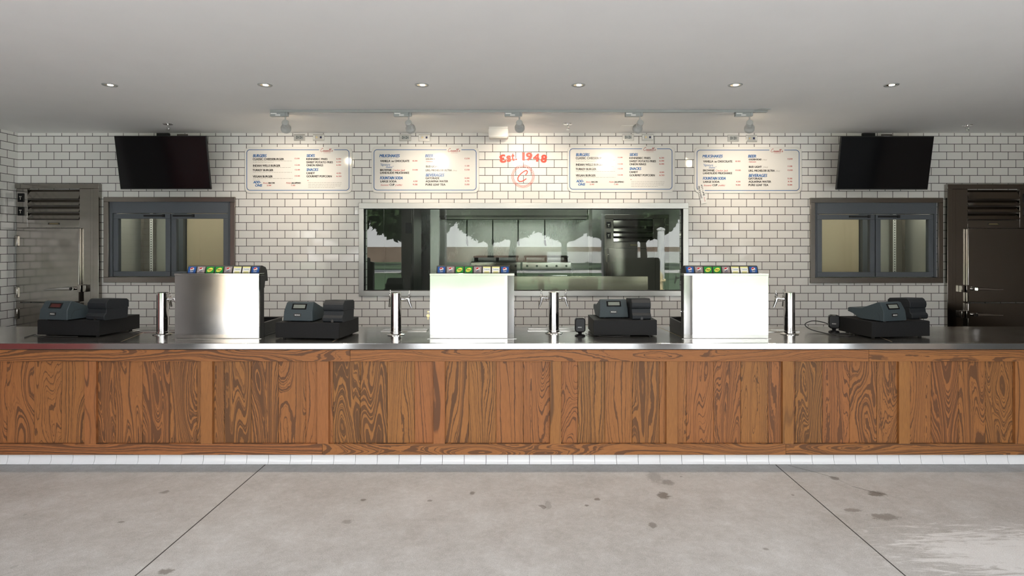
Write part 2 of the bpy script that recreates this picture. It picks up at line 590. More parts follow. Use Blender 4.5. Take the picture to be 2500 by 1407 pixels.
def thing(name, label, cat, loc=(0, 0, 0), rz=0.0, group=None):
    o = bpy.data.objects.new(name, None)
    COL.objects.link(o)
    o.empty_display_size = 0.05
    o.location = loc
    o.rotation_euler = (0, 0, rz)
    o.scale = (S, S, S)
    return tag(o, label, cat, group)


def struct(o):
    o['kind'] = 'structure'
    return o


def copy_tree(o, parent=None):
    c = o.copy()
    COL.objects.link(c)
    if parent is not None:
        c.parent = parent
    for ch in list(o.children):
        copy_tree(ch, c)
    return c


# ------------------------------------------------------------------ lettering
_TC = {}


def glyphs(s, bold=0.0, shear=0.0):
    """outline mesh of a word: vertices (x, y), faces; baseline at 0, capital height 1"""
    key = (s, bold, shear)
    if key not in _TC:
        cu = bpy.data.curves.new('lettering', 'FONT')
        cu.body = s
        cu.size = 1.0
        cu.offset = bold
        cu.shear = shear
        cu.resolution_u = 3
        ob = bpy.data.objects.new('lettering', cu)
        COL.objects.link(ob)
        dg = bpy.context.evaluated_depsgraph_get()
        me = bpy.data.meshes.new_from_object(ob.evaluated_get(dg))
        vs = [(v.co.x, v.co.y) for v in me.vertices]
        fs = [tuple(p.vertices) for p in me.polygons]
        bpy.data.objects.remove(ob)
        bpy.data.curves.remove(cu)
        bpy.data.meshes.remove(me)
        _TC[key] = (vs, fs)
    return _TC[key]


CAP = 0.69


def write(mb, s, x0, x1, zb, cap, y, bold=0.0, shear=0.0, mirror=False, rot=0.0):
    """put word S on the plane y=Y between X0 and X1, baseline ZB, capitals CAP high"""
    vs, fs = glyphs(s, bold, shear)
    if not vs:
        return
    mn, mx = min(v[0] for v in vs), max(v[0] for v in vs)
    k = (x1 - x0) / max(mx - mn, 1e-6)
    kz = cap / CAP
    cx = (x0 + x1) / 2
    cz = zb + cap / 2
    out = []
    for a, b in vs:
        x = x0 + (a - mn) * k
        z = zb + b * kz
        if mirror:
            x = x0 + x1 - x
        if rot:
            dx, dz = x - cx, z - cz
            x = cx + dx * math.cos(rot) - dz * math.sin(rot)
            z = cz + dx * math.sin(rot) + dz * math.cos(rot)
        out.append((x, y, z))
    mb.add(out, fs)


# ------------------------------------------------------------------ the room
def wall_with_holes(u0, u1, z0, z1, holes, y0, y1):
    us = sorted({u0, u1, *[h[0] for h in holes], *[h[1] for h in holes]})
    zs = sorted({z0, z1, *[h[2] for h in holes], *[h[3] for h in holes]})
    inside = lambda a, b: any(h[0] < a < h[1] and h[2] < b < h[3] for h in holes)
    m = MB()
    for i in range(len(us) - 1):
        for j in range(len(zs) - 1):
            a, b, c, d = us[i], us[i + 1], zs[j], zs[j + 1]
            if inside((a + b) / 2, (c + d) / 2):
                continue
            m.add([(a, y0, c), (b, y0, c), (b, y0, d), (a, y0, d)], [(0, 1, 2, 3)])
            m.add([(a, y1, c), (b, y1, c), (b, y1, d), (a, y1, d)], [(3, 2, 1, 0)])
    for a, b, c, d in holes:
        m.add([(a, y0, c), (a, y1, c), (a, y1, d), (a, y0, d)], [(0, 1, 2, 3)])
        m.add([(b, y0, c), (b, y1, c), (b, y1, d), (b, y0, d)], [(0, 1, 2, 3)])
        m.add([(a, y0, c), (a, y1, c), (b, y1, c), (b, y0, c)], [(0, 1, 2, 3)])
        m.add([(a, y0, d), (a, y1, d), (b, y1, d), (b, y0, d)], [(0, 1, 2, 3)])
    return m


WIN = (WX(889), WX(1667), WZ(710), WZ(510))
FRL = (WX(266), WX(566), WZ(679), WZ(491))
FRR = (WX(1986), WX(2287.5), WZ(680.5), WZ(494))
struct(wall_with_holes(XL - 0.2, XR + 0.2, 0, ZC, [WIN, FRL, FRR], YB, YB + 0.12).build('wall_back', M_TILE_B))
YSW = 3.75
struct(MB().box(XL - 0.2, XL, YSW, YB - 0.001, 0, ZC).build('wall_left', M_TILE_S))
struct(MB().box(XL - 0.2, XL, 1.2, YSW, 0, ZC).build('wall_left_middle', M_TAUPE))
struct(MB().box(XL - 0.2, XL, YO, 1.2, 0, ZC).build('wall_left_front', noisy('warm_grey_paint', (0.17, 0.15, 0.145, 1), (0.19, 0.17, 0.16, 1), 2.0, 0.6)))
struct(MB().box(XR, XR + 0.2, YO, YB - 0.001, 0, ZC).build('wall_right', noisy('taupe_paint', (0.24, 0.20, 0.17, 1), (0.26, 0.22, 0.19, 1), 2.0, 0.6)))
# unseen shell behind the tiled wall, added to stop sky light leaking in
struct(MB().box(XL - 3, XR + 3, 9.8, 9.9, 0, ZC).build('wall_shell_rear', M_TAUPE))
struct(MB().box(XL - 3.1, XL - 3, YO - 0.1, 9.9, 0, ZC).build('wall_shell_left', M_TAUPE))
struct(MB().box(XR + 3, XR + 3.1, YO - 0.1, 9.9, 0, ZC).build('wall_shell_right', M_TAUPE))
struct(MB().box(XL - 3, XR + 3, YO - 0.45, 9.9, ZC, ZC + 0.25).build('ceiling', M_CEIL))
fl = MB().box(-14, 14, -9.0, 9.9, -0.2, 0)
struct(fl.build('floor', M_FLOOR))
YBASE = CAMZ * F / (1135 - CY)
for k, x in enumerate((WX(648, YBASE), WX(1893, YBASE))):
    struct(MB().box(x - 0.003, x + 0.003, -0.6, YBASE, 0.0, 0.0012).build('trim_%d' % (k + 1), M_GROUT))
# hairline crack wandering off the right-hand joint
ck = MB()
pts = [(1925, 1137), (1985, 1152), (2040, 1168), (2080, 1188), (2110, 1196), (2150, 1206), (2180, 1230)]
wp = []
for px, py in pts:
    Y = CAMZ * F / (py - CY)
    wp.append(((px - CX) / F * Y, Y, 0.0006))
for a, b in zip(wp[:-1], wp[1:]):
    ck.add([(a[0], a[1] - 0.003, a[2]), (b[0], b[1] - 0.003, b[2]), (b[0], b[1] + 0.003, b[2]), (a[0], a[1] + 0.003, a[2])], [(0, 1, 2, 3)])
struct(ck.build('trim_3', M_GROUT))

# open front: two posts, end guides, header over the roll-up openings, outer flanks
struct(MB().box(-2.55, -1.62, YO - 0.35, YO, 0, ZC).build('wall_pier_left', M_PIER, bevel=0.01))
struct(MB().box(1.77, 2.50, YO - 0.35, YO, 0, ZC).build('wall_pier_right', M_PIER, bevel=0.01))
struct(MB().box(XL, -4.66, YO - 0.1, YO + 0.02, 0, ZC).build('trim_4', M_DARKPOST, bevel=0.006))
struct(MB().box(4.90, XR, YO - 0.1, YO + 0.02, 0, ZC).build('trim_7', M_DARKPOST, bevel=0.006))
struct(MB().box(-22, -6.9, -6.3, -6.0, 0, 3.4).build('wall_neighbour', mat('tan_stucco', (0.46, 0.38, 0.28, 1), 0.8)))
struct(MB().box(XL - 3, XL - 0.2, YO - 0.1, YO + 0.15, 0, ZC).build('wall_front_left', M_CEIL))
struct(MB().box(XR + 0.2, XR + 3, YO - 0.1, YO + 0.15, 0, ZC).build('wall_front_right', M_CEIL))


def side_door(name, x, s, M_REDDOOR):
    m = MB().box(min(x, x + s * 0.05), max(x, x + s * 0.05), 1.25, 2.85, 0.02, 2.45)
    o = struct(m.build(name, M_REDDOOR, bevel=0.004))
    q = MB()
    for z0, z1 in ((0.2, 1.0), (1.15, 2.4)):
        for y0, y1 in ((1.35, 1.98), (2.12, 2.75)):
            q.box(min(x + s * 0.05, x + s * 0.062), max(x + s * 0.05, x + s * 0.062), y0, y1, z0, z1)
    q.build('door_panel', M_REDDOOR, o, bevel=0.004)
    h = MB().cyl((x + s * 0.10, 2.05, 0.95), (x + s * 0.10, 2.05, 1.2), 0.012)
    for z in (0.96, 1.19):
        h.cyl((x + s * 0.04, 2.05, z), (x + s * 0.10, 2.05, z), 0.009, n=12)
    h.build('door_handle', M_CHROME, o)


side_door('door_1', XL, 1, M_REDDOOR)
side_door('door_2', XR, -1, M_DARKPOST)

# ------------------------------------------------------------------ counter
CXL, CXR = XL + 0.02, XR - 0.02


def board(m, x0, x1, y0, y1, z0, z1, dens=(5, 12), shift=(-0.08, 0.12)):
    m.t = ((RND.uniform(-40, 40), RND.uniform(-40, 40), RND.uniform(-40, 40)), (RND.uniform(*dens), RND.uniform(*shift), RND.random()))
    m.box(x0, x1, y0, y1, z0, z1)
    m.t = None


ZW0, ZW1 = WZ(1111, YF), WZ(854.5, YF)                     # wooden front, lower and upper edge
ZR1, ZR0 = WZ(883, YF), WZ(1084, YF)
counter = thing('wood_counter', 'long wood-panelled service counter front in stained fir under the steel worktop', 'counter', (0, YF, 0))
YP = 0.022
m = MB()
PW = 66.37 / F * (YF + YP)
x = WX(282, YF + YP) - 30 * PW
while x < CXR:
    a, b = max(x, CXL), min(x + PW, CXR)
    if b > a:
        board(m, a + 0.0009, b - 0.0009, YP, YP + 0.02, ZR0 - 0.01, ZR1 + 0.01, dens=(26.0, 80.0), shift=(-0.045, 0.085))
    x += PW
m.build('plank_panel', M_WOOD_V, counter, bevel=0.0012)
MB().box(CXL, CXR, YP + 0.008, YP + 0.03, ZW0, ZW1).build('backing', mat('wood_shadow_gap', (0.05, 0.032, 0.02, 1), 0.8), counter)
for cpx in range(220 - 284 * 2, 2900, 284):
    a, b = WX(cpx - 14 + (0 if cpx < 1200 else 1), YF), WX(cpx + 14, YF)
    if b < CXL or a > CXR:
        continue
    s = MB()
    board(s, max(a, CXL), min(b, CXR), 0.0, YP, ZR0 - 0.005, ZR1 + 0.005, dens=(4, 12), shift=(0.06, 0.2))
    s.build('stile', M_WOOD_V, counter, bevel=0.0015)
for nm, joints, z0, z1, dens, sh in (('top_rail', (-400, 855, 2121, 2900), ZR1, ZW1, (45, 75), (0.0, 0.08)), ('bottom_rail', (-400, 787, 1918, 2900), ZW0, ZR0, (34, 60), (-0.04, 0.06))):
    for pa, pb in zip(joints[:-1], joints[1:]):
        s = MB()
        board(s, max(CXL, WX(pa, YF)) + 0.0008, min(CXR, WX(pb, YF)) - 0.0008, -0.002, YP, z0, z1, dens, sh)
        s.build(nm, M_WOOD_H, counter, bevel=0.0015)
cb = MB().box(CXL, CXR, YP + 0.03, 0.80, 0.10, ZT - 0.062)
cb.build('carcass', M_DARKPOST, counter)

# cove base tiles along the foot of the counter
bt = MB()
BPW = 53.25 / F * YBASE
bx = WX(1239.5, YBASE + 0.01) - 60 * BPW
prof = [(0.0, 0.0), (0.0, 0.006), (0.006, 0.012), (0.012, 0.024), (0.015, 0.045), (0.016, 0.16), (0.03, 0.16), (0.03, 0.0)]
while bx < CXR:
    a, b = max(bx, CXL), min(bx + BPW, CXR)
    if b > a:
        bt.prism([(YBASE + y, z) for y, z in prof], 'x', a + 0.0014, b - 0.0014)
    bx += BPW
struct(bt.build('baseboard_front', M_COVE, bevel=0.0008))
struct(MB().box(CXL, CXR, YBASE + 0.018, YBASE + 0.029, 0.0, 0.158).build('trim_5', M_GROUT))
struct(MB().box(CXL, CXR, YBASE - 0.003, YBASE + 0.001, 0.0, 0.0015).build('trim_6', M_GROUT))

top = thing('steel_worktop', 'continuous stainless steel worktop running the whole length of the counter', 'worktop', (0, YF, ZT))
YT0 = -0.012
MB().box(XL + 0.001, XR - 0.001, YT0 + 0.03, YCB - YF, -0.02, 0.0).build('slab', M_STEEL_TOP, top, bevel=0.0025, seg=3)
MB().box(XL + 0.001, XR - 0.001, YT0, YT0 + 0.0299, WZ(853.5, YF + YT0) - ZT, 0.0).build('front_edge', M_STEEL, top, bevel=0.0025, seg=3)
for (pa, ya, pb, yb) in ((295, 835, 352, 812), (812, 835, 872, 802), (1608, 799, 1665, 824), (2145, 822, 2178, 835)):
    A, B = on_counter(pa, ya), on_counter(pb, yb)
    dx, dy = B[0] - A[0], B[1] - A[1]
    L = math.hypot(dx, dy)
    nx, ny = -dy / L * 0.003, dx / L * 0.003
    z = 0.0006
    sm = MB()
    sm.add([(A[0] + nx, A[1] - YF + ny, z), (A[0] - nx, A[1] - YF - ny, z), (B[0] - nx, B[1] - YF - ny, z), (B[0] + nx, B[1] - YF + ny, z)], [(0, 1, 2, 3)])
    sm.build('seam_strip', mat('seam_brass', (0.62, 0.46, 0.28, 1), 0.35, 0.8), top)

# ------------------------------------------------------------------ kitchen window
k = struct(MB().box(WIN[0] - 0.002, WIN[1] + 0.002, YB + 0.05, YB + 0.058, WIN[2] - 0.002, WIN[3] + 0.002).build('window_1', M_GLASS))
fo = (WX(877), WX(1680), WZ(723), WZ(496))
m = MB()
for a, b, c, d in ((fo[0], fo[1], WIN[3], fo[3]), (fo[0], fo[1], fo[2], WIN[2]), (fo[0], WIN[0], WIN[2], WIN[3]), (WIN[1], fo[1], WIN[2], WIN[3])):
    m.box(a, b, YB - 0.018, YB + 0.05, c, d)
m.build('window_frame', M_STEEL_FRAME, k, bevel=0.002)
m = MB()
g_ = 0.004
for a, b, c, d in ((WIN[0], WIN[1], WIN[3] - g_, WIN[3]), (WIN[0], WIN[1], WIN[2], WIN[2] + g_), (WIN[0], WIN[0] + g_, WIN[2], WIN[3]), (WIN[1] - g_, WIN[1], WIN[2], WIN[3])):
    m.box(a, b, YB + 0.03, YB + 0.05, c, d)
m.build('window_gasket', M_BLACK, k)

S = KF
# ------------------------------------------------------------------ pass-through fridges
def fridge(name, label, cx, z0, W=1.231, H=0.80, hand=1):
    t = thing(name, label, 'fridge', (cx, YB, z0))
    hw = W / 2
    ix, iz0, iz1 = hw - 0.046, 0.05, H - 0.045
    f = MB()
    for a, b, c, d in ((-hw, hw, iz1, H), (-hw, hw, 0, iz0), (-hw, -ix, iz0, iz1), (ix, hw, iz0, iz1)):
        f.box(a, b, -0.020, 0.0, c, d)
    f.build('trim_frame', M_STEEL_V, t, bevel=0.002)
    x1 = ix - 0.014
    MB().box(-x1 + 0.012, x1 - 0.012, -0.006, 0.06, iz1 - 0.105, iz1 + 0.002).build('header', M_FRIDGE, t, bevel=0.003)
    for a, b in ((-ix - 0.003, -x1 + 0.011), (x1 - 0.011, ix + 0.003)):
        MB().box(a, b, 0.002, 0.06, iz0 + 0.004, iz1).build('jamb_strip', M_FRIDGE, t)
    dz0, dz1 = iz0 + 0.006, iz1 - 0.11
    for a, b in ((-x1 + 0.015, -0.004), (0.004, x1 - 0.015)):
        r = 0.046
        d = MB()
        for p in ((a, b, dz0, dz0 + r), (a, b, dz1 - r, dz1), (a, a + r, dz0 + r, dz1 - r), (b - r, b, dz0 + r, dz1 - r)):
            d.box(p[0], p[1], 0.004, 0.05, p[2], p[3])
        do = d.build('door', M_FRIDGE, t, bevel=0.003)
        MB().box(a + r - 0.004, b - r + 0.004, 0.024, 0.030, dz0 + r - 0.004, dz1 - r + 0.004).build('glass_pane', M_FGLASS, do)
        hx0, hx1 = (b - 0.245, b - 0.05) if a < 0 else (a + 0.02, a + 0.22)
        MB().box(hx0, hx1, -0.006, 0.004, dz1 - 0.028, dz1 - 0.012).box(hx1 - 0.02, hx1, -0.010, 0.004, dz1 - 0.033, dz1 - 0.007).build('handle', M_BLACK, do)
        lt = MB()
        write(lt, 'MIII' if a < 0 else 'IIIIM', a + 0.03 if a < 0 else b - 0.09, a + 0.09 if a < 0 else b - 0.03, dz1 - 0.024, 0.006, 0.0035)
    bx = x1 + 0.004
    L = MB()
    L.box(-bx, bx, 0.52, 0.54, iz0 - 0.004, iz1 - 0.005)
    L.box(-bx, -bx + 0.012, 0.06, 0.52, iz0 - 0.004, iz1 - 0.005)
    L.box(bx - 0.012, bx, 0.06, 0.52, iz0 - 0.004, iz1 - 0.005)
    L.box(-bx + 0.012, bx - 0.012, 0.06, 0.52, iz0 - 0.004, iz0 + 0.008)
    L.box(-bx + 0.012, bx - 0.012, 0.06, 0.52, iz1 - 0.02, iz1 - 0.005)
    L.build('cabinet_liner', M_LINER, t)
    MB().box(-bx + 0.03, bx - 0.03, 0.075, 0.095, iz1 - 0.036, iz1 - 0.0205).build('fill_strip', mat('fridge_fill_glow', (1, 0.95, 0.85, 1), 0.4, emit=(1.0, 0.95, 0.85, 1), estr=5.0), t)  # hidden glowing strip, added to brighten the inside of the cabinet
    s = hand
    def span(a, b): return (min(s * a, s * b), max(s * a, s * b))
    pn = MB()
    for a, b in ((-0.12, 0.30),):
        x0, x1_ = span(a, b)
        pn.box(x0, x1_, 0.49, 0.505, iz0 + 0.02, iz1 - 0.06)
    pn.build('rear_panel', M_TAN, t)
    for a, b in ((-0.22, -0.13), (0.31, 0.36)):
        x0, x1_ = span(a, b)
        MB().box(x0, x1_, 0.44, 0.515, iz0 + 0.01, iz1 - 0.03).build('mullion', M_FRIDGE, t)
    rp = MB()
    x0, x1_ = span(0.36, 0.52)
    rp.box(x0, x1_, 0.47, 0.50, iz0 + 0.02, iz1 - 0.06)
    rp.build('back_door', M_REDDOOR if hand < 0 else mat('dark_brown_panel', (0.10, 0.06, 0.045, 1), 0.4), t)
    for a in (-0.40,):
        x0, x1_ = span(a, a + 0.028)
        q = MB().box(x0, x1_, 0.33, 0.338, iz0 + 0.02, iz1 - 0.07)
        po = q.build('shelf_pilaster', M_PAPER, t)
        sl = MB()
        xm = (x0 + x1_) / 2
        z = iz0 + 0.04
        while z < iz1 - 0.09:
            sl.box(xm - 0.004, xm + 0.004, 0.3285, 0.3305, z, z + 0.011)
            z += 0.024
        sl.build('slots', M_INK, po)
    x0, x1_ = span(-0.47, -0.44)
    MB().box(x0, x1_, 0.30, 0.50, iz0 + 0.01, iz1 - 0.03).build('guide_rail', M_STEEL_V, t)
    return t


fridge('pass_through_fridge', 'grey two-door glass fridge with brown steel trim, below the screen left of the kitchen window', WX(416), WZ(689.7))
fridge('pass_through_fridge', 'grey two-door glass fridge with brown steel trim, below the screen right of the kitchen window', WX(2138), WZ(691.2), W=1.245, H=0.798, hand=-1)


# ------------------------------------------------------------------ steel walk-in doors
def walk_in(name, label, x0, x1, Y, ztop, hand=1, therm=True, W=0.78, cat='cooler door'):
    """local x runs 0..W from the hinge side; HAND=-1 mirrors it"""
    cx = x0 if hand > 0 else x1
    t = thing(name, label, cat, (cx, Y, 0))
    H = ztop
    s = hand
    def bx(m, a, b, y0, y1, z0, z1):
        m.box(min(s * a, s * b), max(s * a, s * b), y0, y1, z0, z1)
    f = MB()
    bx(f, 0, W, -0.045, 0, H - 0.045, H)
    bx(f, W - 0.05, W, -0.045, 0, 0, H - 0.045)
    bx(f, W - 0.085, W - 0.052, -0.036, 0, 0, H - 0.045)
    bx(f, 0, 0.105, -0.030, 0, H - 0.412, H - 0.045)
    bx(f, 0, 0.034, -0.030, 0, 0, H - 0.412)
    bx(f, 0.59, W - 0.085, -0.030, 0, 0, H - 0.045)
    f.build('door_frame', M_STEEL_DOOR, t, bevel=0.002)
    # louvred grille
    zl0, zl1 = H - 0.335, H - 0.05
    g = MB()
    bx(g, 0.105, 0.59, -0.010, 0.0, zl0 - 0.075, zl1)
    g.build('grille_back', M_KDARK, t)
    lv = MB()
    hgt = [0.095, 0.062, 0.062, 0.066]
    z = zl1
    for h in hgt:
        xa, xb = s * 0.107, s * 0.588
        yb_, yf_ = -0.008, -0.040
        lv.add([(xa, yb_, z), (xb, yb_, z), (xb, yf_, z - h + 0.008), (xa, yf_, z - h + 0.008), (xa, yb_, z - h + 0.004), (xb, yb_, z - h + 0.004)],
               [(0, 1, 2, 3), (3, 2, 5, 4), (0, 3, 4), (1, 5, 2)])
        z -= h
    lv.build('louvre', M_STEEL_DOOR, t)
    bd = MB()
    bx(bd, 0.105, 0.59, -0.030, -0.010, zl0 - 0.075, z - 0.002)
    bd.build('name_band', M_STEEL_DOOR, t, bevel=0.001)
    npl = MB()
    xa, xb = sorted((s * 0.30, s * 0.405))
    npl.box(xa, xb, -0.033, -0.030, z - 0.046, z - 0.028)
    npo = npl.build('name_plate', mat('plate_black', (0.02, 0.018, 0.016, 1), 0.3), t)
    ln = MB()
    ln.box(xa + 0.006, xb - 0.006, -0.0336, -0.033, z - 0.041, z - 0.0385).box(xa + 0.012, xb - 0.014, -0.0336, -0.033, z - 0.0355, z - 0.033)
    ln.build('plate_lettering', mat('plate_gold', (0.5, 0.4, 0.2, 1), 0.4), npo)
    zd = zl0 - 0.078
    zs = H - (736 - 450) / 260.0
    for nm, a, b in (('upper_door', zs, zd), ('lower_door', zs - 0.72, zs - 0.008)):
        d = MB()
        bx(d, 0.035, 0.612, -0.062, -0.030, a, b)
        do = d.build(nm, M_STEEL_DOOR, t, bevel=0.006, seg=3)
        zh = a + 0.125 if nm == 'upper_door' else b - 0.105
        h = MB()
        xs = [s * v for v in (0.30, 0.40, 0.475, 0.555)]
        h.tube([(xs[0], -0.075, zh - 0.006), (xs[1], -0.088, zh - 0.004), (xs[2], -0.094, zh), (xs[3], -0.094, zh)], [0.007, 0.010, 0.014, 0.016], 12)
        h.cyl((xs[3] + s * 0.012, -0.09, zh), (xs[3] + s * 0.012, -0.058, zh), 0.014)
        h.build('handle', M_CHROME, do)
        lt = MB()
        bx(lt, 0.60, 0.635, -0.075, -0.030, zh - 0.035, zh + 0.035)
        bx(lt, 0.645, 0.675, -0.068, -0.030, zh - 0.032, zh + 0.032)
        lt.build('latch', M_STEEL_DOOR, do, bevel=0.004)
        for zz in ((b - 0.12, a + 0.09) if nm == 'upper_door' else (b - 0.1,)):
            hg = MB()
            bx(hg, 0.022, 0.05, -0.078, -0.030, zz - 0.05, zz + 0.05)
            hg.build('hinge', M_STEEL_DOOR, do, bevel=0.006)
    if therm:
        for za in (473, 506):
            zt = H - (za - 450) / 260.0
            tm = MB()
            bx(tm, 0.018, 0.073, -0.038, -0.030, zt - 0.08, zt)
            to = tm.build('thermometer', M_BLACK_GLOSS, t, bevel=0.002)
            di = MB()
            bx(di, 0.034, 0.057, -0.0386, -0.038, zt - 0.036, zt - 0.026)
            bx(di, 0.042, 0.049, -0.0386, -0.038, zt - 0.060, zt - 0.038)
            di.build('gauge_mark', M_GREYINK, to)
    return t


walk_in('walk_in_cooler_door', 'stainless louvred walk-in cooler door in the left corner, with two black thermometers', XL + 0.01, 0, YB - 0.001, WZ(450) / KF)
walk_in('walk_in_cooler_door', 'stainless louvred walk-in cooler door at the right corner, dark steel with two lever handles', 0, XR - 0.01, YB - 0.001, WZ(451) / KF, hand=-1, W=0.79)

# ------------------------------------------------------------------ screens
def screen(label, px0, px1, cy_top, cy_bot, group=None):
    Yt, Yb = 5.23 * KF, 5.315 * KF
    xa, xb = WX(px0, Yt), WX(px1, Yt)
    zt, zb = WZ(cy_top, Yt), WZ(cy_bot, Yb)
    H = math.hypot(Yb - Yt, zt - zb)
    a = math.atan2(Yb - Yt, zt - zb)
    t = thing('wall_screen', label, 'tv', ((xa + xb) / 2, (Yt + Yb) / 2, (zt + zb) / 2))
    t.rotation_euler = (a, 0, 0)
    W2, H2 = (xb - xa) / 2 / KF, H / 2 / KF
    c = MB().box(-W2, W2, 0.0, 0.022, -H2, H2).prism([(0.022, -H2 * 0.75), (0.05, -H2 * 0.6), (0.05, H2 * 0.3), (0.022, H2 * 0.6)], 'x', -W2 * 0.7, W2 * 0.7)
    c.build('housing', M_BLACK, t, bevel=0.003)
    MB().box(-W2 + 0.006, W2 - 0.006, -0.0015, 0.0, -H2 + 0.010, H2 - 0.006).build('display', M_SCREEN, t)
    b = MB()
    b.box(-0.12, 0.12, 0.05, 0.075, -0.12, 0.12)
    b.tube([(0, 0.07, 0.03), (0.06, 0.14, 0.025), (0.0, 0.235, 0.02)], 0.018, 10)
    b.build('mount_arm', M_BLACK, t)
    wp_ = MB().box(-0.11, 0.11, 0.246, 0.275, -0.10, 0.14)
    wp_.build('wall_plate', M_BLACK, t)
    return t


screen('black flat screen tilted down on the wall above the left fridge', 278, 502.7, 331.5, 462.5)
screen('black flat screen tilted down on the wall above the right fridge', 2054, 2281, 333, 463.3)


# ------------------------------------------------------------------ outlets
def outlet(px0, px1, py0, py1, label, kind, group):
    t = thing('wall_outlet', label, 'outlet', (WX((px0 + px1) / 2), YB, WZ(py1)), group=group)
    w2, h = (px1 - px0) / 520.0, (py1 - py0) / 260.0
    MB().box(-w2, w2, -0.006, 0.0, 0, h).build('cover_plate', M_STEEL_FRAME, t, bevel=0.002)
    if kind == 'power':
        MB().box(-w2 * 0.62, w2 * 0.62, -0.0085, -0.006, h * 0.24, h * 0.76).build('receptacle', M_GREYMETAL, t, bevel=0.001)
        q = MB()
        for sx in (-0.32, 0.32):
            for a, b in ((-0.12, 0.62), (-0.12, 0.38), (0.12, 0.5)):
                xx = w2 * (sx + a)
                q.box(xx - 0.0028, xx + 0.0028, -0.0095, -0.0085, h * b - 0.004, h * b + 0.004)
        q.build('slots', M_INK, t)
    else:
        for sx in (-0.8, 0.8):
            MB().box(w2 * sx - 0.005, w2 * sx + 0.005, -0.0075, -0.006, h * 0.2, h * 0.8).build('label_window', M_PAPER, t)
        MB().cyl((-w2 * 0.32, -0.011, h * 0.5), (-w2 * 0.32, -0.006, h * 0.5), 0.007).build('coax_jack', M_BRASS, t)
        MB().box(w2 * 0.25, w2 * 0.55, -0.009, -0.006, h * 0.36, h * 0.64).build('data_jack', mat('jack_blue', (0.02, 0.03, 0.10, 1), 0.4), t)
    return t


for (a, b, c, d), (e, f_, g_, h_), where in (((718, 745, 327.5, 344), (764.5, 792, 327.5, 344), 'the burger board at far left'),
                                           ((976, 1003.5, 328, 344.5), (1022, 1050, 327.5, 345), 'the milkshake board left of the painted date'),
                                           ((1519.5, 1547, 327.5, 343.5), (1567, 1595, 327.5, 343.5), 'the burger board right of the painted date'),
                                           ((1776, 1803.5, 329.5, 346), (1820.5, 1848, 329.5, 347), 'the milkshake board at far right')):
    outlet(a, b, c, d, 'steel power outlet above ' + where, 'power', 'wall outlets under the ceiling')
    outlet(e, f_, g_, h_, 'steel jack plate with a blue port above ' + where, 'jack', 'wall outlets under the ceiling')
for bx0, gx0, side in ((387, 433, 'left'), (2103, 2151, 'right')):
    o = MB().box(WX(bx0), WX(bx0 + 29), YB - 0.035, YB, WZ(345), WZ(326.5)).build('cable_box', M_BLACK, bevel=0.002)
    tag(o, 'small black box on the wall behind the top of the %s screen' % side, 'box', 'black cable boxes behind the screens')
    o = thing('wall_outlet', 'grey outlet plate peeping over the top of the %s screen' % side, 'outlet', (WX(gx0 + 13), YB, WZ(345)), group='outlet plates behind the screens')
    MB().box(-0.051, 0.051, -0.006, 0, 0, 0.067).build('cover_plate', M_STEEL_V, o, bevel=0.002)
    MB().box(-0.03, 0.03, -0.008, -0.006, 0.015, 0.05).build('receptacle', M_GREYMETAL, o)

# ------------------------------------------------------------------ menu boards
CASS = [[(0.34, 0.88), (0.39, 0.98), (0.35, 1.06), (0.26, 1.02), (0.13, 0.78), (0.03, 0.45), (0.02, 0.2), (0.1, 0.06), (0.22, 0.08), (0.36, 0.26)],
        [(0.60, 0.42), (0.52, 0.48), (0.43, 0.32), (0.42, 0.12), (0.49, 0.07), (0.58, 0.26), (0.63, 0.46), (0.60, 0.16), (0.64, 0.07), (0.72, 0.2)],
        [(0.72, 0.2), (0.83, 0.5), (0.84, 0.2), (0.78, 0.07), (0.71, 0.12)], [(0.84, 0.12), (0.92, 0.2)],
        [(0.92, 0.2), (1.03, 0.5), (1.04, 0.2), (0.98, 0.07), (0.91, 0.12)], [(1.04, 0.12), (1.12, 0.2)],
        [(1.12, 0.2), (1.23, 0.34), (1.22, 0.46), (1.15, 0.4), (1.13, 0.16), (1.2, 0.06), (1.33, 0.24)],
        [(1.33, 0.24), (1.47, 0.8), (1.46, 0.94), (1.40, 0.8), (1.35, 0.2), (1.40, 0.06), (1.49, 0.22)],
        [(1.49, 0.22), (1.63, 0.8), (1.62, 0.94), (1.56, 0.8), (1.51, 0.2), (1.56, 0.06), (1.62, 0.12)],
        [(1.76, 0.95), (1.72, 0.78)],
        [(1.74, 0.2), (1.85, 0.5), (1.87, 0.2), (1.81, 0.07), (1.73, 0.12)]]

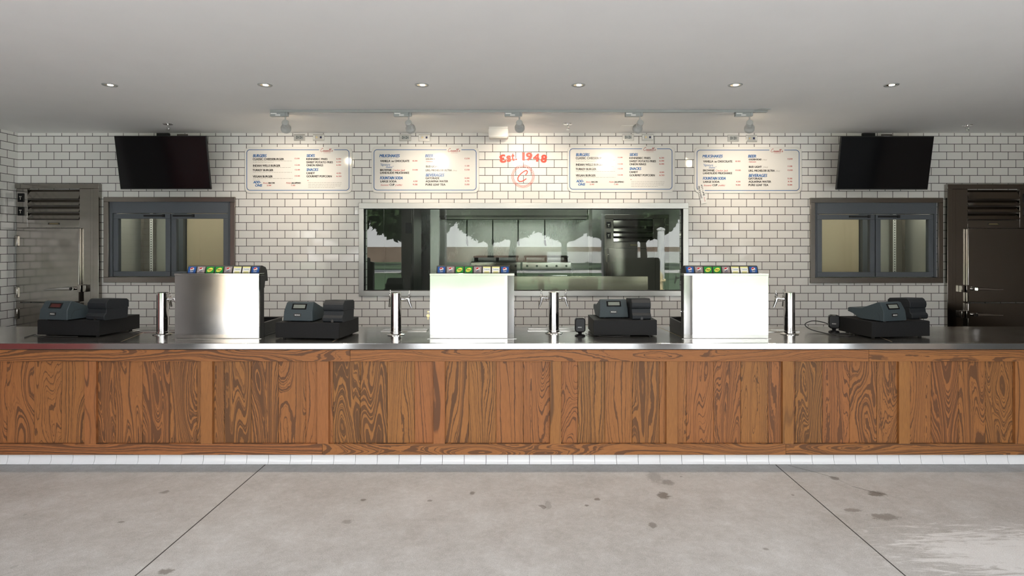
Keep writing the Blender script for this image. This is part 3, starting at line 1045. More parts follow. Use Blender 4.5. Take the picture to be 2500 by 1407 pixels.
BURGER = [('BURGERS', 213, 330, 514, 25, 'b'), ('CLASSIC CHEESEBURGER', 211, 481, 540, 18, 'k'), ('12.00', 575, 617, 531, 11, 'r'),
          ('INDIAN WELLS BURGER', 213, 449, 597, 18, 'k'), ('12.00', 577, 620, 588, 11, 'r'), ('TURKEY BURGER', 210, 388, 636, 18, 'k'), ('12.00', 578, 620, 629, 11, 'r'),
          ('VEGAN BURGER', 211, 383, 691, 18, 'k'), ('13.00', 576, 620, 683, 11, 'r'), ('ADD-', 215, 280, 742, 21, 'b'), ('ONS', 233, 292, 770, 21, 'b'),
          ('Boston', 300, 346, 745, 13, 'rs'), ('BACON', 349, 400, 745, 13, 'k'), ('2.00', 332, 370, 765, 11, 'r'),
          ('Pickled', 500, 545, 745, 13, 'rs'), ('JALAPENO', 548, 628, 745, 13, 'k'), ('1.00', 545, 579, 765, 11, 'r'),
          ('SIDES', 678, 750, 512, 23, 'b'), ('KENNEBEC FRIES', 677, 860, 539, 17, 'k'), ('6.00', 938, 978, 535, 12, 'r'), ('SWEET POTATO FRIES', 677, 907, 567, 17, 'k'),
          ('6.00', 938, 978, 561, 12, 'r'), ('ONION RINGS', 678, 822, 593, 17, 'k'), ('6.00', 938, 978, 588, 12, 'r'), ('SNACKS', 678, 780, 634, 23, 'b'),
          ('CANDY', 677, 750, 661, 17, 'k'), ('4.00', 938, 978, 660, 12, 'r'), ('GOURMET POPCORN', 678, 897, 689, 17, 'k'), ('6.50', 938, 980, 686, 12, 'r'), ('*', 686, 695, 726, 12, 'r')]
BURGER_FINE = [(211, 550, 548), (211, 390, 560), (211, 540, 605), (211, 552, 646), (211, 556, 700), (211, 272, 712), (692, 982, 736), (692, 982, 750), (692, 982, 764), (692, 925, 778)]
SHAKE = [('MILKSHAKES', 1313, 1488, 512, 24, 'b'), ('VANILLA', 1319, 1405, 555, 18, 'k'), ('OR', 1415, 1437, 555, 11, 'k'), ('CHOCOLATE', 1445, 1571, 555, 18, 'k'), ('8.00', 1600, 1642, 551, 12, 'r'),
         ('"Signature', 1320, 1405, 586, 17, 'bs'), ('Shakes"', 1366, 1434, 607, 17, 'bs'), ('BROWNIE', 1318, 1417, 633, 17, 'k'), ('Cracker Jack', 1425, 1535, 633, 15, 'rs'), ('10.00', 1600, 1645, 629, 12, 'r'),
         ('LANDSLIDE MILKSHAKE', 1318, 1570, 657, 17, 'k'), ('FOUNTAIN SODA', 1317, 1513, 705, 24, 'b'), ('LARGE SODA', 1320, 1460, 732, 17, 'k'), ('4.50', 1605, 1642, 728, 12, 'r'),
         ('Souvenir', 1322, 1395, 761, 14, 'rs'), ('CUP', 1400, 1442, 761, 17, 'k'), ('(refills)', 1450, 1508, 761, 13, 'rs'), ('9.00', 1602, 1642, 757, 12, 'r'),
         ('BEER', 1710, 1778, 512, 24, 'b'), ('GOLDEN ROAD', 1715, 1826, 536, 14, 'k'), ('(16oz)', 1833, 1872, 536, 10, 'gs'), ('Hefeweizen', 1715, 1778, 555, 11, 'rs'), ('12.50', 2053, 2095, 530, 12, 'r'),
         ('BUD LIGHT', 1717, 1827, 602, 17, 'k'), ('(16oz)', 1838, 1882, 601, 11, 'gs'), ('11.00', 2055, 2093, 594, 12, 'r'), ('LRG. MICHELOB ULTRA', 1715, 1940, 635, 17, 'k'), ('(25oz)', 1948, 1985, 634, 10, 'gs'), ('12.50', 2053, 2095, 628, 12, 'r'),
         ('BEVERAGES', 1715, 1875, 681, 25, 'b'), ('GATORADE', 1713, 1832, 704, 17, 'k'), ('5.00', 2053, 2093, 701, 12, 'r'), ('AQUAFINA WATER', 1714, 1908, 731, 17, 'k'), ('3.75', 2055, 2092, 727, 12, 'r'),
         ('PURE LEAF TEA', 1713, 1885, 760, 17, 'k'), ('5.00', 2053, 2093, 756, 12, 'r')]
SHAKE_FINE = [(1313, 1475, 520)]
Z3 = 2500.0 / 700.0


def menu_board(label, px0, py1, words_, fine, ox, oy, border, logo, rz=0.0):
    """PX0, PY1: left and lower edge of the board in the photo; words in enlarged coordinates whose board starts at OX, OY"""
    k = 1.0 / Z3 / 260.0
    W, H = 261.5 / 260.0, 112.5 / 260.0
    t = thing('menu_board', label, 'menu board', (WX(px0), YB - 0.001, WZ(py1)), group='menu boards over the counter')
    X = lambda v: (v - ox) * k
    Z = lambda v: H - (v - oy) * k
    q = MB()
    q.prism(q.rrect(0, W, 0, H, 0.05), 'y', -0.012, 0.0)
    q.build('panel', M_BOARD, t, bevel=0.0015)
    y = -0.0128
    x0, x1, z1, z0 = X(border[0]), X(border[1]), Z(border[2]), Z(border[3])
    r = 0.03
    b = MB()
    path = []
    for cx_, cz_, a0 in ((x1 - r, z1 - r, 90), (x1 - r, z0 + r, 0), (x0 + r, z0 + r, -90), (x0 + r, z1 - r, -180)):
        for i in range(7):
            a = math.radians(a0 - 90 * i / 6)
            path.append((cx_ + r * math.cos(a), cz_ + r * math.sin(a)))
    path = [(X(logo[1] + 14), z1)] + path + [(X(logo[0] - 15), z1)]
    b.ribbon(path, 0.0058, y)
    b.build('border_line', M_BLUE, t)
    for s, a, c, base, cap, st in words_:
        wd = MB()
        shear = {'b': 0.22, 'r': 0.0, 'k': 0.0}.get(st, 0.42)
        hv = {'b': 0.0017, 'r': 0.0006, 'k': 0.0012}.get(st, 0.0003)      # weight of the brush: strokes laid side by side
        for q_, (ox_, oz_) in enumerate(((-hv, 0), (hv, 0), (0, -hv * 0.6), (0, hv * 0.6))):
            write(wd, s, X(a) + ox_, X(c) + ox_, Z(base) + oz_, cap * k, y - 0.0001 * q_, shear=shear)
        wd.build({'b': 'heading_lettering', 'k': 'dish_lettering', 'r': 'price_lettering'}.get(st, 'script_lettering'), {'b': M_BLUE, 'k': M_INK, 'r': M_RED, 'g': M_GREYINK}[st[0]], t)
    rr = random.Random(3)
    for a, c, base in fine:
        wd = MB()
        xx = a
        while xx < c - 6:
            L = rr.uniform(9, 30)
            e = min(xx + L, c)
            wd.add([(X(xx), y, Z(base + 1.6)), (X(e), y, Z(base + 1.6)), (X(e), y, Z(base - 1.2)), (X(xx), y, Z(base - 1.2))], [(0, 1, 2, 3)])
            xx = e + 4
        wd.build('small_print', M_GREYINK, t)
    lg = MB()
    kx = (logo[1] - logo[0]) * k / 1.9
    kz = 30 * k
    for st in CASS:
        lg.ribbon([(X(logo[0]) + a * kx, Z(logo[2]) + b_ * kz) for a, b_ in st], 0.0030, y)
    write(lg, 'HAMBURGERS', X(logo[0] + 26), X(logo[1] - 18), Z(logo[2] + 10), 5 * k, y)
    lg.build('logo', M_RED, t)
    return t


LA, LB = (800, 905, 468), (1908, 2012, 467)
menu_board('cream burger menu board with blue border, left end of the row nearest the left screen', 599, 472, BURGER, BURGER_FINE, 140, 425, (158, 1048, 450, 802), LA)
menu_board('cream milkshake and beer menu board just left of the painted red date', 908, 471, SHAKE, SHAKE_FINE, 1243, 420, (1264, 2153, 448, 799), LB)
menu_board('cream burger menu board just right of the painted red date', 1385.6, 469.5, BURGER, BURGER_FINE, 140, 425, (158, 1048, 450, 802), LA)
menu_board('cream milkshake and beer menu board with a loose strip dangling at its corner', 1694.5, 472, SHAKE, SHAKE_FINE, 1243, 420, (1264, 2153, 448, 799), LB)

# loose strip off the last board
t = thing('label_strip', 'white key lime milkshake strip hanging crooked off the last menu board', 'label', (WX(1708), YB - 0.016, WZ(452)))
L, Wd = 46 / 260.0, 15 / 260.0
a = math.radians(-77)
ca, sa = math.cos(a), math.sin(a)


def rot_mb(m):
    m.v = [(x * ca - z * sa, y, x * sa + z * ca) for x, y, z in m.v]
    return m


rot_mb(MB().box(0, L, -0.001, 0.0, -Wd / 2, Wd / 2)).build('paper', M_PAPER, t)
m = MB()
for o_ in (-0.0008, 0.0008):
    write(m, 'KEY LIME', 0.004 + o_, L * 0.62 + o_, 0.004, 0.017, -0.0016 - 0.1 * abs(o_ + 0.0008))
for o_ in (-0.0008, 0.0008):
    write(m, 'MILKSHAKE', 0.008 + o_, L * 0.72 + o_, -Wd / 2 + 0.005, 0.017, -0.0016 - 0.1 * abs(o_ + 0.0008))
rot_mb(m).build('lettering', M_INK, t)
m = MB()
write(m, 'Secret', L * 0.67, L * 0.93, 0.006, 0.012, -0.0016, shear=0.4)
rot_mb(m).build('red_lettering', M_RED, t)

# painted sign
S = 1.0
t = thing('painted_sign', 'orange-red Est. 1948 and ringed letter C painted on the tiles', 'sign', (0, YB, 0))
m = MB()
y = -0.0009
Q = 170.0 / 2174.0
LX = lambda v: WX(1190 + v * Q)
LZ = lambda v: WZ(360 + v * Q)
for s, a, b, zt, zb, rot in (('3', 375, 575, 222, 488, 0.16), ('s', 588, 735, 250, 458, 0.12), ('t', 748, 845, 170, 425, 0.05), ('.', 870, 925, 350, 410, 0.0),
                             ('1', 1085, 1165, 155, 415, 0.0), ('9', 1200, 1402, 158, 420, -0.03), ('4', 1425, 1625, 190, 445, -0.10), ('8', 1665, 1860, 222, 485, -0.16)):
    h = LZ(zt) - LZ(zb)
    vs, fs = glyphs(s, 0.05, 0.0)
    zmax, zmin = max(v[1] for v in vs), min(v[1] for v in vs)
    cap = h / (zmax - zmin) * CAP
    m = MB()
    write(m, s, LX(a), LX(b), LZ(zb) - zmin * cap / CAP, cap, y, bold=0.05, mirror=(s == '3'), rot=rot)
    m.build('painted_letter', M_ORANGE, t)
m = MB()
ccx, ccz = LX(1110), LZ(905)
for r_, wd in ((355, 10), (325, 12), (295, 12)):
    rr_ = r_ * Q / SB
    m.ribbon([(ccx + rr_ * math.cos(2 * math.pi * i / 64), ccz + rr_ * math.sin(2 * math.pi * i / 64)) for i in range(65)], wd * Q / SB, y)
m.build('ring', M_ORANGE, t)
m = MB()
pts = [(1195, 860), (1235, 810), (1248, 750), (1215, 722), (1150, 745), (1060, 810), (985, 890), (950, 960), (955, 1030), (1000, 1068), (1080, 1060), (1150, 1025), (1210, 980)]
m.ribbon([(LX(a), LZ(b)) for a, b in pts], 30 * Q / SB, y)
m.build('monogram', M_ORANGE, t)

# ------------------------------------------------------------------ track lights, downlights, ceiling fittings
YTR = 4.98
ZTR = ZC - 0.022
t = thing('lighting_track', 'long grey lighting track fixed to the ceiling above the counter', 'light track', (0, YTR, ZC))
MB().box(WX(661, YTR), WX(1872, YTR), -0.017, 0.017, ZTR - ZC, 0.0).build('rail', M_GREYMETAL, t, bevel=0.002)
MB().prism([(WX(1836, YTR), -0.01), (WX(1866, YTR), -0.012), (WX(1876, YTR), -0.06), (WX(1852, YTR), -0.06)], 'z', -0.008, 0.0).build('canopy_plate', M_GREYMETAL, t)
S = KF
HEADS = [(697, (715, 466), 'above the burger board nearest the left screen'), (998, (1060, 470), 'above the milkshake board left of the painted date'),
         (1268, (1278, 428), 'above the painted red date'), (1562, (1480, 466), 'above the burger board right of the painted date'), (1830, (1822, 466), 'above the milkshake board with the dangling strip')]
for hx, (ax, ay), where in HEADS:
    X0 = WX(hx, YTR)
    t = thing('track_light', 'grey track spotlight ' + where, 'spotlight', (X0, YTR, ZTR), group='spotlights along the track')
    MB().box(-0.115, 0.004, -0.018, 0.018, -0.033, 0.0).box(0.004, 0.022, -0.016, 0.016, -0.030, 0.0).build('adapter', M_GREYMETAL, t, bevel=0.003)
    MB().box(-0.108, -0.062, -0.0186, -0.018, -0.014, -0.006).box(-0.072, -0.034, -0.0186, -0.018, -0.027, -0.018).build('sticker', M_PAPER, t)
    MB().cyl((0, 0, -0.03), (0, 0, -0.072), 0.0055, n=14).build('stem', M_LAMP, t)
    pivot = Vector((0, 0, -0.088))
    tgt = (Vector((WX(ax), YB, WZ(ay))) - Vector((X0, YTR, ZTR))) / S
    d = (tgt - pivot).normalized()
    c0 = pivot - d * 0.015
    lp = MB().lathe([(0.010, -0.010), (0.022, -0.009), (0.0255, -0.005), (0.0255, 0.020), (0.0235, 0.021), (0.0235, 0.026), (0.0255, 0.027), (0.026, 0.050), (0.029, 0.056), (0.038, 0.066), (0.039, 0.070), (0.039, 0.076), (0.0375, 0.077), (0.039, 0.078), (0.039, 0.090), (0.036, 0.090), (0.034, 0.078), (0.010, 0.072)], c0, 28, d)
    lp.build('lamp_head', M_LAMP, t)
    MB().lathe([(0.033, 0.0), (0.033, 0.004)], c0 + d * 0.080, 24, d).build('bulb', M_GLOW, t)
    ld = bpy.data.lights.new('track_spot', 'SPOT')
    ld.energy = 15.0
    ld.color = (1.0, 0.85, 0.68)
    ld.spot_size = math.radians(76)
    ld.spot_blend = 1.0
    ld.shadow_soft_size = 0.035
    lo = bpy.data.objects.new('track_spot', ld)
    COL.objects.link(lo)
    lo.parent = t
    lo.location = c0 + d * 0.10
    lo.rotation_euler = d.to_track_quat('-Z', 'Y').to_euler()

DL = [(268, 'leftmost in the row'), (647, 'in front of the left end of the track'), (1030, 'in front of the milkshake board left of the painted date'), (1412, 'in front of the burger board right of the painted date'),
      (1795, 'in front of the milkshake board with the dangling strip'), (2176, 'in front of the right screen')]
for dx_, where in DL:
    Yd = (ZC - CAMZ) * F / (CY - 207.5)
    X0 = WX(dx_, Yd)
    t = thing('downlight', 'small recessed ceiling downlight ' + where, 'ceiling light', (X0, Yd, ZC), group='recessed downlights')
    MB().lathe([(0.030, -0.0002), (0.033, -0.003), (0.044, -0.004), (0.047, 0.0), (0.030, 0.0)], (0, 0, 0), 32).build('trim_ring', M_GREYMETAL, t)
    MB().lathe([(0.031, -0.0004), (0.031, -0.0016), (0.017, -0.0006)], (0, 0, 0), 32).build('reflector', M_GOLD, t)
    MB().lathe([(0.017, -0.0006), (0.017, -0.0024)], (0.004, 0, 0), 24).build('lamp', M_DOWN, t)
    ld = bpy.data.lights.new('down_spot', 'SPOT')
    ld.energy = 14.0
    ld.color = (1.0, 0.88, 0.72)
    ld.spot_size = math.radians(140)
    ld.spot_blend = 0.9
    ld.shadow_soft_size = 0.03
    lo = bpy.data.objects.new('down_spot', ld)
    COL.objects.link(lo)
    lo.parent = t
    lo.location = (0, 0, -0.012)

for sx, sy, where in ((410, 303, 'above the left screen'), (1386, 303, 'right of the white ceiling box'), (2362, 306, 'in the ceiling right of the right screen')):
    Yd = (ZC - CAMZ) * F / (CY - sy)
    t = thing('sprinkler', 'small chrome fire sprinkler ' + where, 'sprinkler', (WX(sx, Yd), Yd, ZC), group='fire sprinklers')
    MB().lathe([(0.012, -0.006), (0.038, -0.004), (0.040, 0.0)], (0, 0, 0), 24).build('escutcheon', M_CHROME, t)
    q = MB().cyl((0, 0, -0.004), (0, 0, -0.024), 0.008, n=14)
    q.tube([(-0.006, 0, -0.02), (-0.014, 0, -0.032), (-0.003, 0, -0.046)], 0.003, 8).tube([(0.006, 0, -0.02), (0.014, 0, -0.032), (0.003, 0, -0.046)], 0.003, 8)
    q.build('frame_arms', M_CHROME, t)
    MB().lathe([(0.016, -0.050), (0.016, -0.047)], (0, 0, 0), 20).build('deflector', M_CHROME, t)

Yd = 5.33 * KF
t = thing('emergency_light', 'white box-shaped emergency light under the ceiling over the painted date', 'emergency light', (WX(1217, Yd), Yd, ZC))
q = MB()
q.prism(q.rrect(-0.088, 0.088, -0.092, -0.012, 0.014), 'y', -0.05, 0.06)
q.build('housing', M_WHITE, t, bevel=0.006, seg=3)
MB().box(-0.084, 0.084, -0.045, 0.055, -0.012, 0.0).build('mounting_plate', M_WHITE, t)
MB().prism([(-0.075, -0.098), (0.075, -0.098), (0.084, -0.0925), (-0.084, -0.0925)], 'y', -0.04, 0.05).build('diffuser', mat('frosted', (0.62, 0.60, 0.55, 1), 0.5), t)
Yd = (ZC - CAMZ) * F / (CY - 307)
o = MB().box(WX(1516, Yd), WX(1547, Yd), Yd - 0.03, Yd + 0.03, ZC - 0.006, ZC - 0.0002).build('ceiling_cover_plate', M_WHITE, bevel=0.002)
tag(o, 'blank white cover plate flat on the ceiling near the fourth spotlight', 'cover plate')

S = KN
# ------------------------------------------------------------------ soda dispensers
C_PBLUE = mat('label_blue', srgb(24, 78, 150), 0.3)
C_PGREY = mat('label_grey', srgb(150, 140, 142), 0.3)
C_PGREEN = mat('label_green', srgb(30, 140, 52), 0.3)
C_PWHITE = mat('label_white', (0.82, 0.82, 0.80, 1), 0.3)
C_YEL = mat('label_yellow', srgb(226, 222, 92), 0.3)
C_CRED = mat('emblem_red', srgb(176, 36, 48), 0.3)
C_CNAVY = mat('emblem_navy', srgb(20, 36, 84), 0.3)
C_TEAL = mat('emblem_teal', srgb(58, 126, 138), 0.3)
C_DGREEN = mat('emblem_green', srgb(32, 62, 24), 0.3)
C_PALE = mat('label_pale_yellow', srgb(226, 224, 150), 0.3)
KINDS = ['blue', 'grey', 'green', 'green', 'grey', 'white', 'white', 'blue']


def label_part(parent, kind, x0, x1, yb, zb, yt, zt):
    """one flavour label lying on the sloped head, lower edge (YB, ZB), upper edge (YT, ZT)"""
    base = {'blue': C_PBLUE, 'grey': C_PGREY, 'green': C_PGREEN, 'white': C_PWHITE}[kind]
    W = x1 - x0
    Lh = math.hypot(yt - yb, zt - zb)
    dy, dz = (yt - yb) / Lh, (zt - zb) / Lh
    ny, nz = -dz, dy

    def lift(m, off):
        m.v = [(x0 + x, yb + dy * z + ny * (off + y), zb + dz * z + nz * (off + y)) for x, y, z in m.v]
        return m
    lab = lift(MB().box(0, W, -0.0006, 0.0006, 0, Lh), 0.0008).build('flavour_label', base, parent)
    e = MB()
    cx_, cz_ = W / 2, Lh * 0.58
    if kind in ('blue', 'grey'):
        r = W * 0.26
        circ = lambda rad, a0, a1, n=20: [(cx_ + rad * math.cos(math.radians(a0 + (a1 - a0) * i / n)), cz_ + rad * math.sin(math.radians(a0 + (a1 - a0) * i / n))) for i in range(n + 1)]
        e.cur = 0
        pts = circ(r, 0, 360, 28)[:-1]
        e.add([(a, 0.0, b) for a, b in pts], [tuple(range(len(pts)))])
        ri = r * 0.90
        e.cur = 1
        up = circ(ri, 35, 195)
        wave = [(cx_ - ri * 0.35, cz_ - ri * 0.02), (cx_ + ri * 0.1, cz_ + ri * 0.12), (cx_ + ri * 0.5, cz_ + ri * 0.42)]
        pts = up + wave
        e.add([(a, 0.0004, b) for a, b in pts], [tuple(range(len(pts)))])
        e.cur = 2
        lo_ = circ(ri, 215, 350)
        wave = [(cx_ + ri * 0.5, cz_ - ri * 0.30), (cx_, cz_ - ri * 0.55), (cx_ - ri * 0.4, cz_ - ri * 0.58)]
        pts = lo_ + wave
        e.add([(a, 0.0004, b) for a, b in pts], [tuple(range(len(pts)))])
        e.cur = 0 if kind == 'blue' else 2
        write(e, 'pepsi' if kind == 'blue' else 'diet', W * 0.30, W * 0.70, Lh * 0.10, 0.007, 0.0004, bold=0.02)
        mats = [C_PWHITE, C_CRED, C_CNAVY]
    elif kind == 'green':
        e.cur = 0
        pts = [(cx_ + W * 0.36 * math.cos(i * math.pi / 12) , Lh * 0.46 + Lh * 0.34 * math.sin(i * math.pi / 12) + 0.10 * W * math.cos(i * math.pi / 12)) for i in range(24)]
        e.add([(a, 0.0, b) for a, b in pts], [tuple(range(24))])
        e.cur = 1
        write(e, 'Mist', W * 0.24, W * 0.76, Lh * 0.32, 0.016, 0.0004, bold=0.0, shear=0.2, rot=0.12)
        write(e, 'Mist', W * 0.255, W * 0.775, Lh * 0.32, 0.016, 0.0006, bold=0.0, shear=0.2, rot=0.12)
        mats = [C_YEL, C_DGREEN]
    else:
        e.cur = 0
        e.box(0, W, -0.0002, 0.0002, Lh * 0.80, Lh)
        e.box(W * 0.18, W * 0.82, -0.0002, 0.0002, 0, Lh * 0.2)
        e.cur = 1
        write(e, 'Tropicana', W * 0.12, W * 0.88, Lh * 0.48, 0.008, 0.0006, bold=0.02)
        mats = [C_PALE, C_TEAL]
    lift(e, 0.0022)
    # outward is the label's front
    e.build('emblem', mats, lab)


def dispenser(label, pxc, curl, key=False):
    Xc, Yc = on_counter(pxc, 827.5)
    t = thing('soda_dispenser', label, 'soda dispenser', (Xc, Yc, ZT + 0.0008), group='soda dispensers on the counter')
    hw = 0.3415
    side, bend = curl
    fr = []
    for i in range(61):
        x = -hw + 2 * hw * i / 60
        e = max(0.0, side * x - (hw - 0.075))
        fr.append((x, math.tan(math.radians(bend)) * max(0.0, e - 0.012) if side else 0.0))
    MB().prism(fr + [(hw, 0.020), (-hw, 0.020)], 'z', 0.004, 0.512).build('front_panel', M_STEEL, t, angle=20)
    MB().box(-hw - 0.003, hw + 0.003, -0.004, 0.104, 0.512, 0.530).build('top_cap', M_STEEL, t, bevel=0.002)
    MB().box(-hw + 0.0015, hw - 0.0015, 0.020, 0.10, 0.0, 0.512).build('cabinet', M_BLACK, t)
    MB().box(-hw - 0.02, hw + 0.02, -0.008, 0.006, 0.0, 0.002).build('base_flange', M_STEEL_TOP, t)
    xa, xb = -0.305, 0.305
    hp = [(0.09, 0.530), (0.104, 0.530), (0.122, 0.578), (0.132, 0.588), (0.150, 0.590), (0.215, 0.575), (0.245, 0.545), (0.262, 0.455), (0.205, 0.455), (0.195, 0.40), (0.104, 0.40)]
    MB().prism(hp[1:], 'x', xa, xb).build('valve_head', M_BLACK, t, bevel=0.004)
    pit = 0.0752
    for i, kd in enumerate(KINDS):
        c = (i - 3.5) * pit
        label_part(t, kd, c - 0.0315, c + 0.0315, 0.1035, 0.532, 0.1215, 0.580)
    tr = MB()
    th = 0.006
    tr.box(-hw, hw, 0.105, 0.47, 0.0, 0.012)
    tr.box(-hw, -hw + th, 0.105, 0.47, 0.012, 0.115).box(hw - th, hw, 0.105, 0.47, 0.012, 0.115)
    tr.box(-hw + th, hw - th, 0.464, 0.47, 0.012, 0.115)
    tr.build('drip_tray', M_BLACK, t, bevel=0.001)
    rm = MB()
    rm.box(-hw - 0.002, -hw + th + 0.002, 0.105, 0.472, 0.115, 0.120).box(hw - th - 0.002, hw + 0.002, 0.105, 0.472, 0.115, 0.120).box(-hw + th + 0.002, hw - th - 0.002, 0.462, 0.472, 0.115, 0.120)
    rm.build('tray_rim', M_KDARK, t)
    MB().cyl((-hw + 0.002, 0.055, 0.215), (-hw - 0.016, 0.055, 0.215), 0.009, n=16).build('lock', M_CHROME, t)
    if key:
        q = MB().box(-hw - 0.030, -hw - 0.016, 0.053, 0.057, 0.208, 0.218)
        q.lathe([(0.013, -0.0015), (0.013, 0.0015)], (-hw - 0.024, 0.055, 0.180), 20, (0, 1, 0))
        q.box(-hw - 0.028, -hw - 0.020, 0.0535, 0.0565, 0.148, 0.170)
        q.box(-hw - 0.025, -hw - 0.023, 0.054, 0.056, 0.19, 0.21)
        tag(q.build('key', M_BRASS, t), 'brass key dangling from the lock')
    return t


dispenser('stainless soda dispenser with flavour labels on top, left one beneath the fridge', 529.5, (0, 0))
dispenser('stainless soda dispenser with a brass key at its side, in front of the kitchen window', 1152.5, (1, 13.5), key=True)
dispenser('stainless soda dispenser with flavour labels on top, right one before the tiled wall', 1773.0, (-1, 4.5))


# ------------------------------------------------------------------ beer towers
def tower(label, px, py, taps, H=0.352):
    X0, Y0 = on_counter(px, py)
    t = thing('beer_tower', label, 'beer tower', (X0, Y0, ZT + 0.0008), group='beer towers on the counter')
    R = 0.0455
    MB().lathe([(0.076, 0.0), (0.076, 0.003), (0.070, 0.006), (0.055, 0.009), (0.049, 0.012), (0.049, 0.026), (0.046, 0.028)], (0, 0, 0), 40).build('base_flange', M_CHROME, t)
    MB().lathe([(R, 0.026), (R, H - 0.004)], (0, 0, 0), 48).build('column', M_CHROME, t)
    MB().lathe([(R, H - 0.004), (R + 0.0012, H - 0.003), (R + 0.0012, H + 0.002), (R - 0.006, H + 0.006), (0.012, H + 0.007)], (0, 0, 0), 48).build('cap', M_CHROME, t)
    for ang in taps:
        a = math.radians(ang)
        q = MB()
        z = H - 0.052
        q.cyl((R - 0.004, 0, z), (R + 0.012, 0, z), 0.016, n=18)
        q.cyl((R + 0.012, 0, z), (R + 0.040, 0, z), 0.009, n=16)
        q.cyl((R + 0.022, 0, z), (R + 0.030, 0, z), 0.014, n=6)
        q.tube([(R + 0.036, 0, z + 0.006), (R + 0.060, 0, z + 0.004), (R + 0.066, 0, z - 0.012)], [0.012, 0.015, 0.013], 14)
        q.tube([(R + 0.056, 0, z), (R + 0.066, 0, z - 0.03), (R + 0.082, 0, z - 0.075)], [0.014, 0.012, 0.0085], 14)
        fo_ = q.build('faucet', M_CHROME, t)
        fo_.rotation_euler = (0, 0, a)
        h = MB()
        h.lathe([(0.012, 0.0), (0.014, 0.006), (0.010, 0.014), (0.006, 0.022), (0.0085, 0.030), (0.0085, 0.036), (0.005, 0.040), (0.004, 0.060), (0.002, 0.062)], (R + 0.062, 0, z + 0.012), 16, (0.06, 0, 1))
        h.build('tap_lever', M_CHROME, fo_)
    return t


tower('chrome beer tower left of the left soda dispenser, beside the left register', 397, 817, (5, 90))
tower('chrome beer tower between the second register and the middle soda dispenser', 967, 817.5, (12, 128))
tower('chrome beer tower with a tap on each side, right of the middle dispenser', 1352, 813.5, (15, 165))
tower('chrome beer tower right of the right soda dispenser, before the looped cable', 1927, 816, (172, 90))

for (pa, pb, yb, where) in ((930, 1042, 809.5, 'behind the beer tower left of the middle dispenser'), (1288, 1412, 808.5, 'behind the beer tower right of the middle dispenser'), (1876, 1905, 811, 'behind the beer tower right of the right dispenser'), (408, 428, 812, 'behind the beer tower left of the left dispenser')):
    A = on_counter(pa, yb)
    B = on_counter(pb, yb)
    x0, x1 = (A[0], B[0])
    if pa == 408: x0 = x1 - 0.36; x1 += 0.06
    if pa == 1876: x0 -= 0.12; x1 += 0.15
    t = thing('drip_tray', 'steel drip tray ' + where, 'drip tray', ((x0 + x1) / 2, A[1] + 0.05, ZT), group='steel drip trays')
    w2 = (x1 - x0) / 2 / S
    r = MB()
    for a, b, c, d in ((-w2, w2, -0.065, -0.057), (-w2, w2, 0.057, 0.065), (-w2, -w2 + 0.008, -0.057, 0.057), (w2 - 0.008, w2, -0.057, 0.057)):
        r.box(a, b, c, d, 0.0, 0.006)
    r.build('rim', M_STEEL_TOP, t, bevel=0.001)
    MB().box(-w2 + 0.008, w2 - 0.008, -0.057, 0.057, 0.0005, 0.002).build('plate', M_STEEL_TOP, t)


# ------------------------------------------------------------------ registers
def oriented(fl, fr, h):
    """front-left and front-right foot of a box in the photo -> origin, width, angle"""
    A, B = on_counter(*fl, h), on_counter(*fr, h)
    w = math.hypot(B[0] - A[0], B[1] - A[1])
    return ((A[0] + B[0]) / 2, (A[1] + B[1]) / 2), w, math.atan2(B[1] - A[1], B[0] - A[0])


def drawer(label, c, w, rz, d=0.44, h=0.118):
    t = thing('cash_drawer', label, 'cash drawer', (c[0], c[1], ZT + 0.0008), rz, group='black cash drawers')
    MB().box(-w / 2, w / 2, 0.004, d, 0.010, 0.018 + h).build('case', M_DRAWER, t, bevel=0.003)
    MB().box(-w / 2 + 0.001, w / 2 - 0.001, 0.0, 0.004, 0.012, 0.014 + h).build('back_plate', M_DRAWER, t)
    for sx in (-1, 1):
        for yy in (0.05, d - 0.05):
            MB().cyl((sx * (w / 2 - 0.05), yy, 0.0), (sx * (w / 2 - 0.05), yy, 0.010), 0.014, n=14).build('foot', M_BLACK, t)
    return t


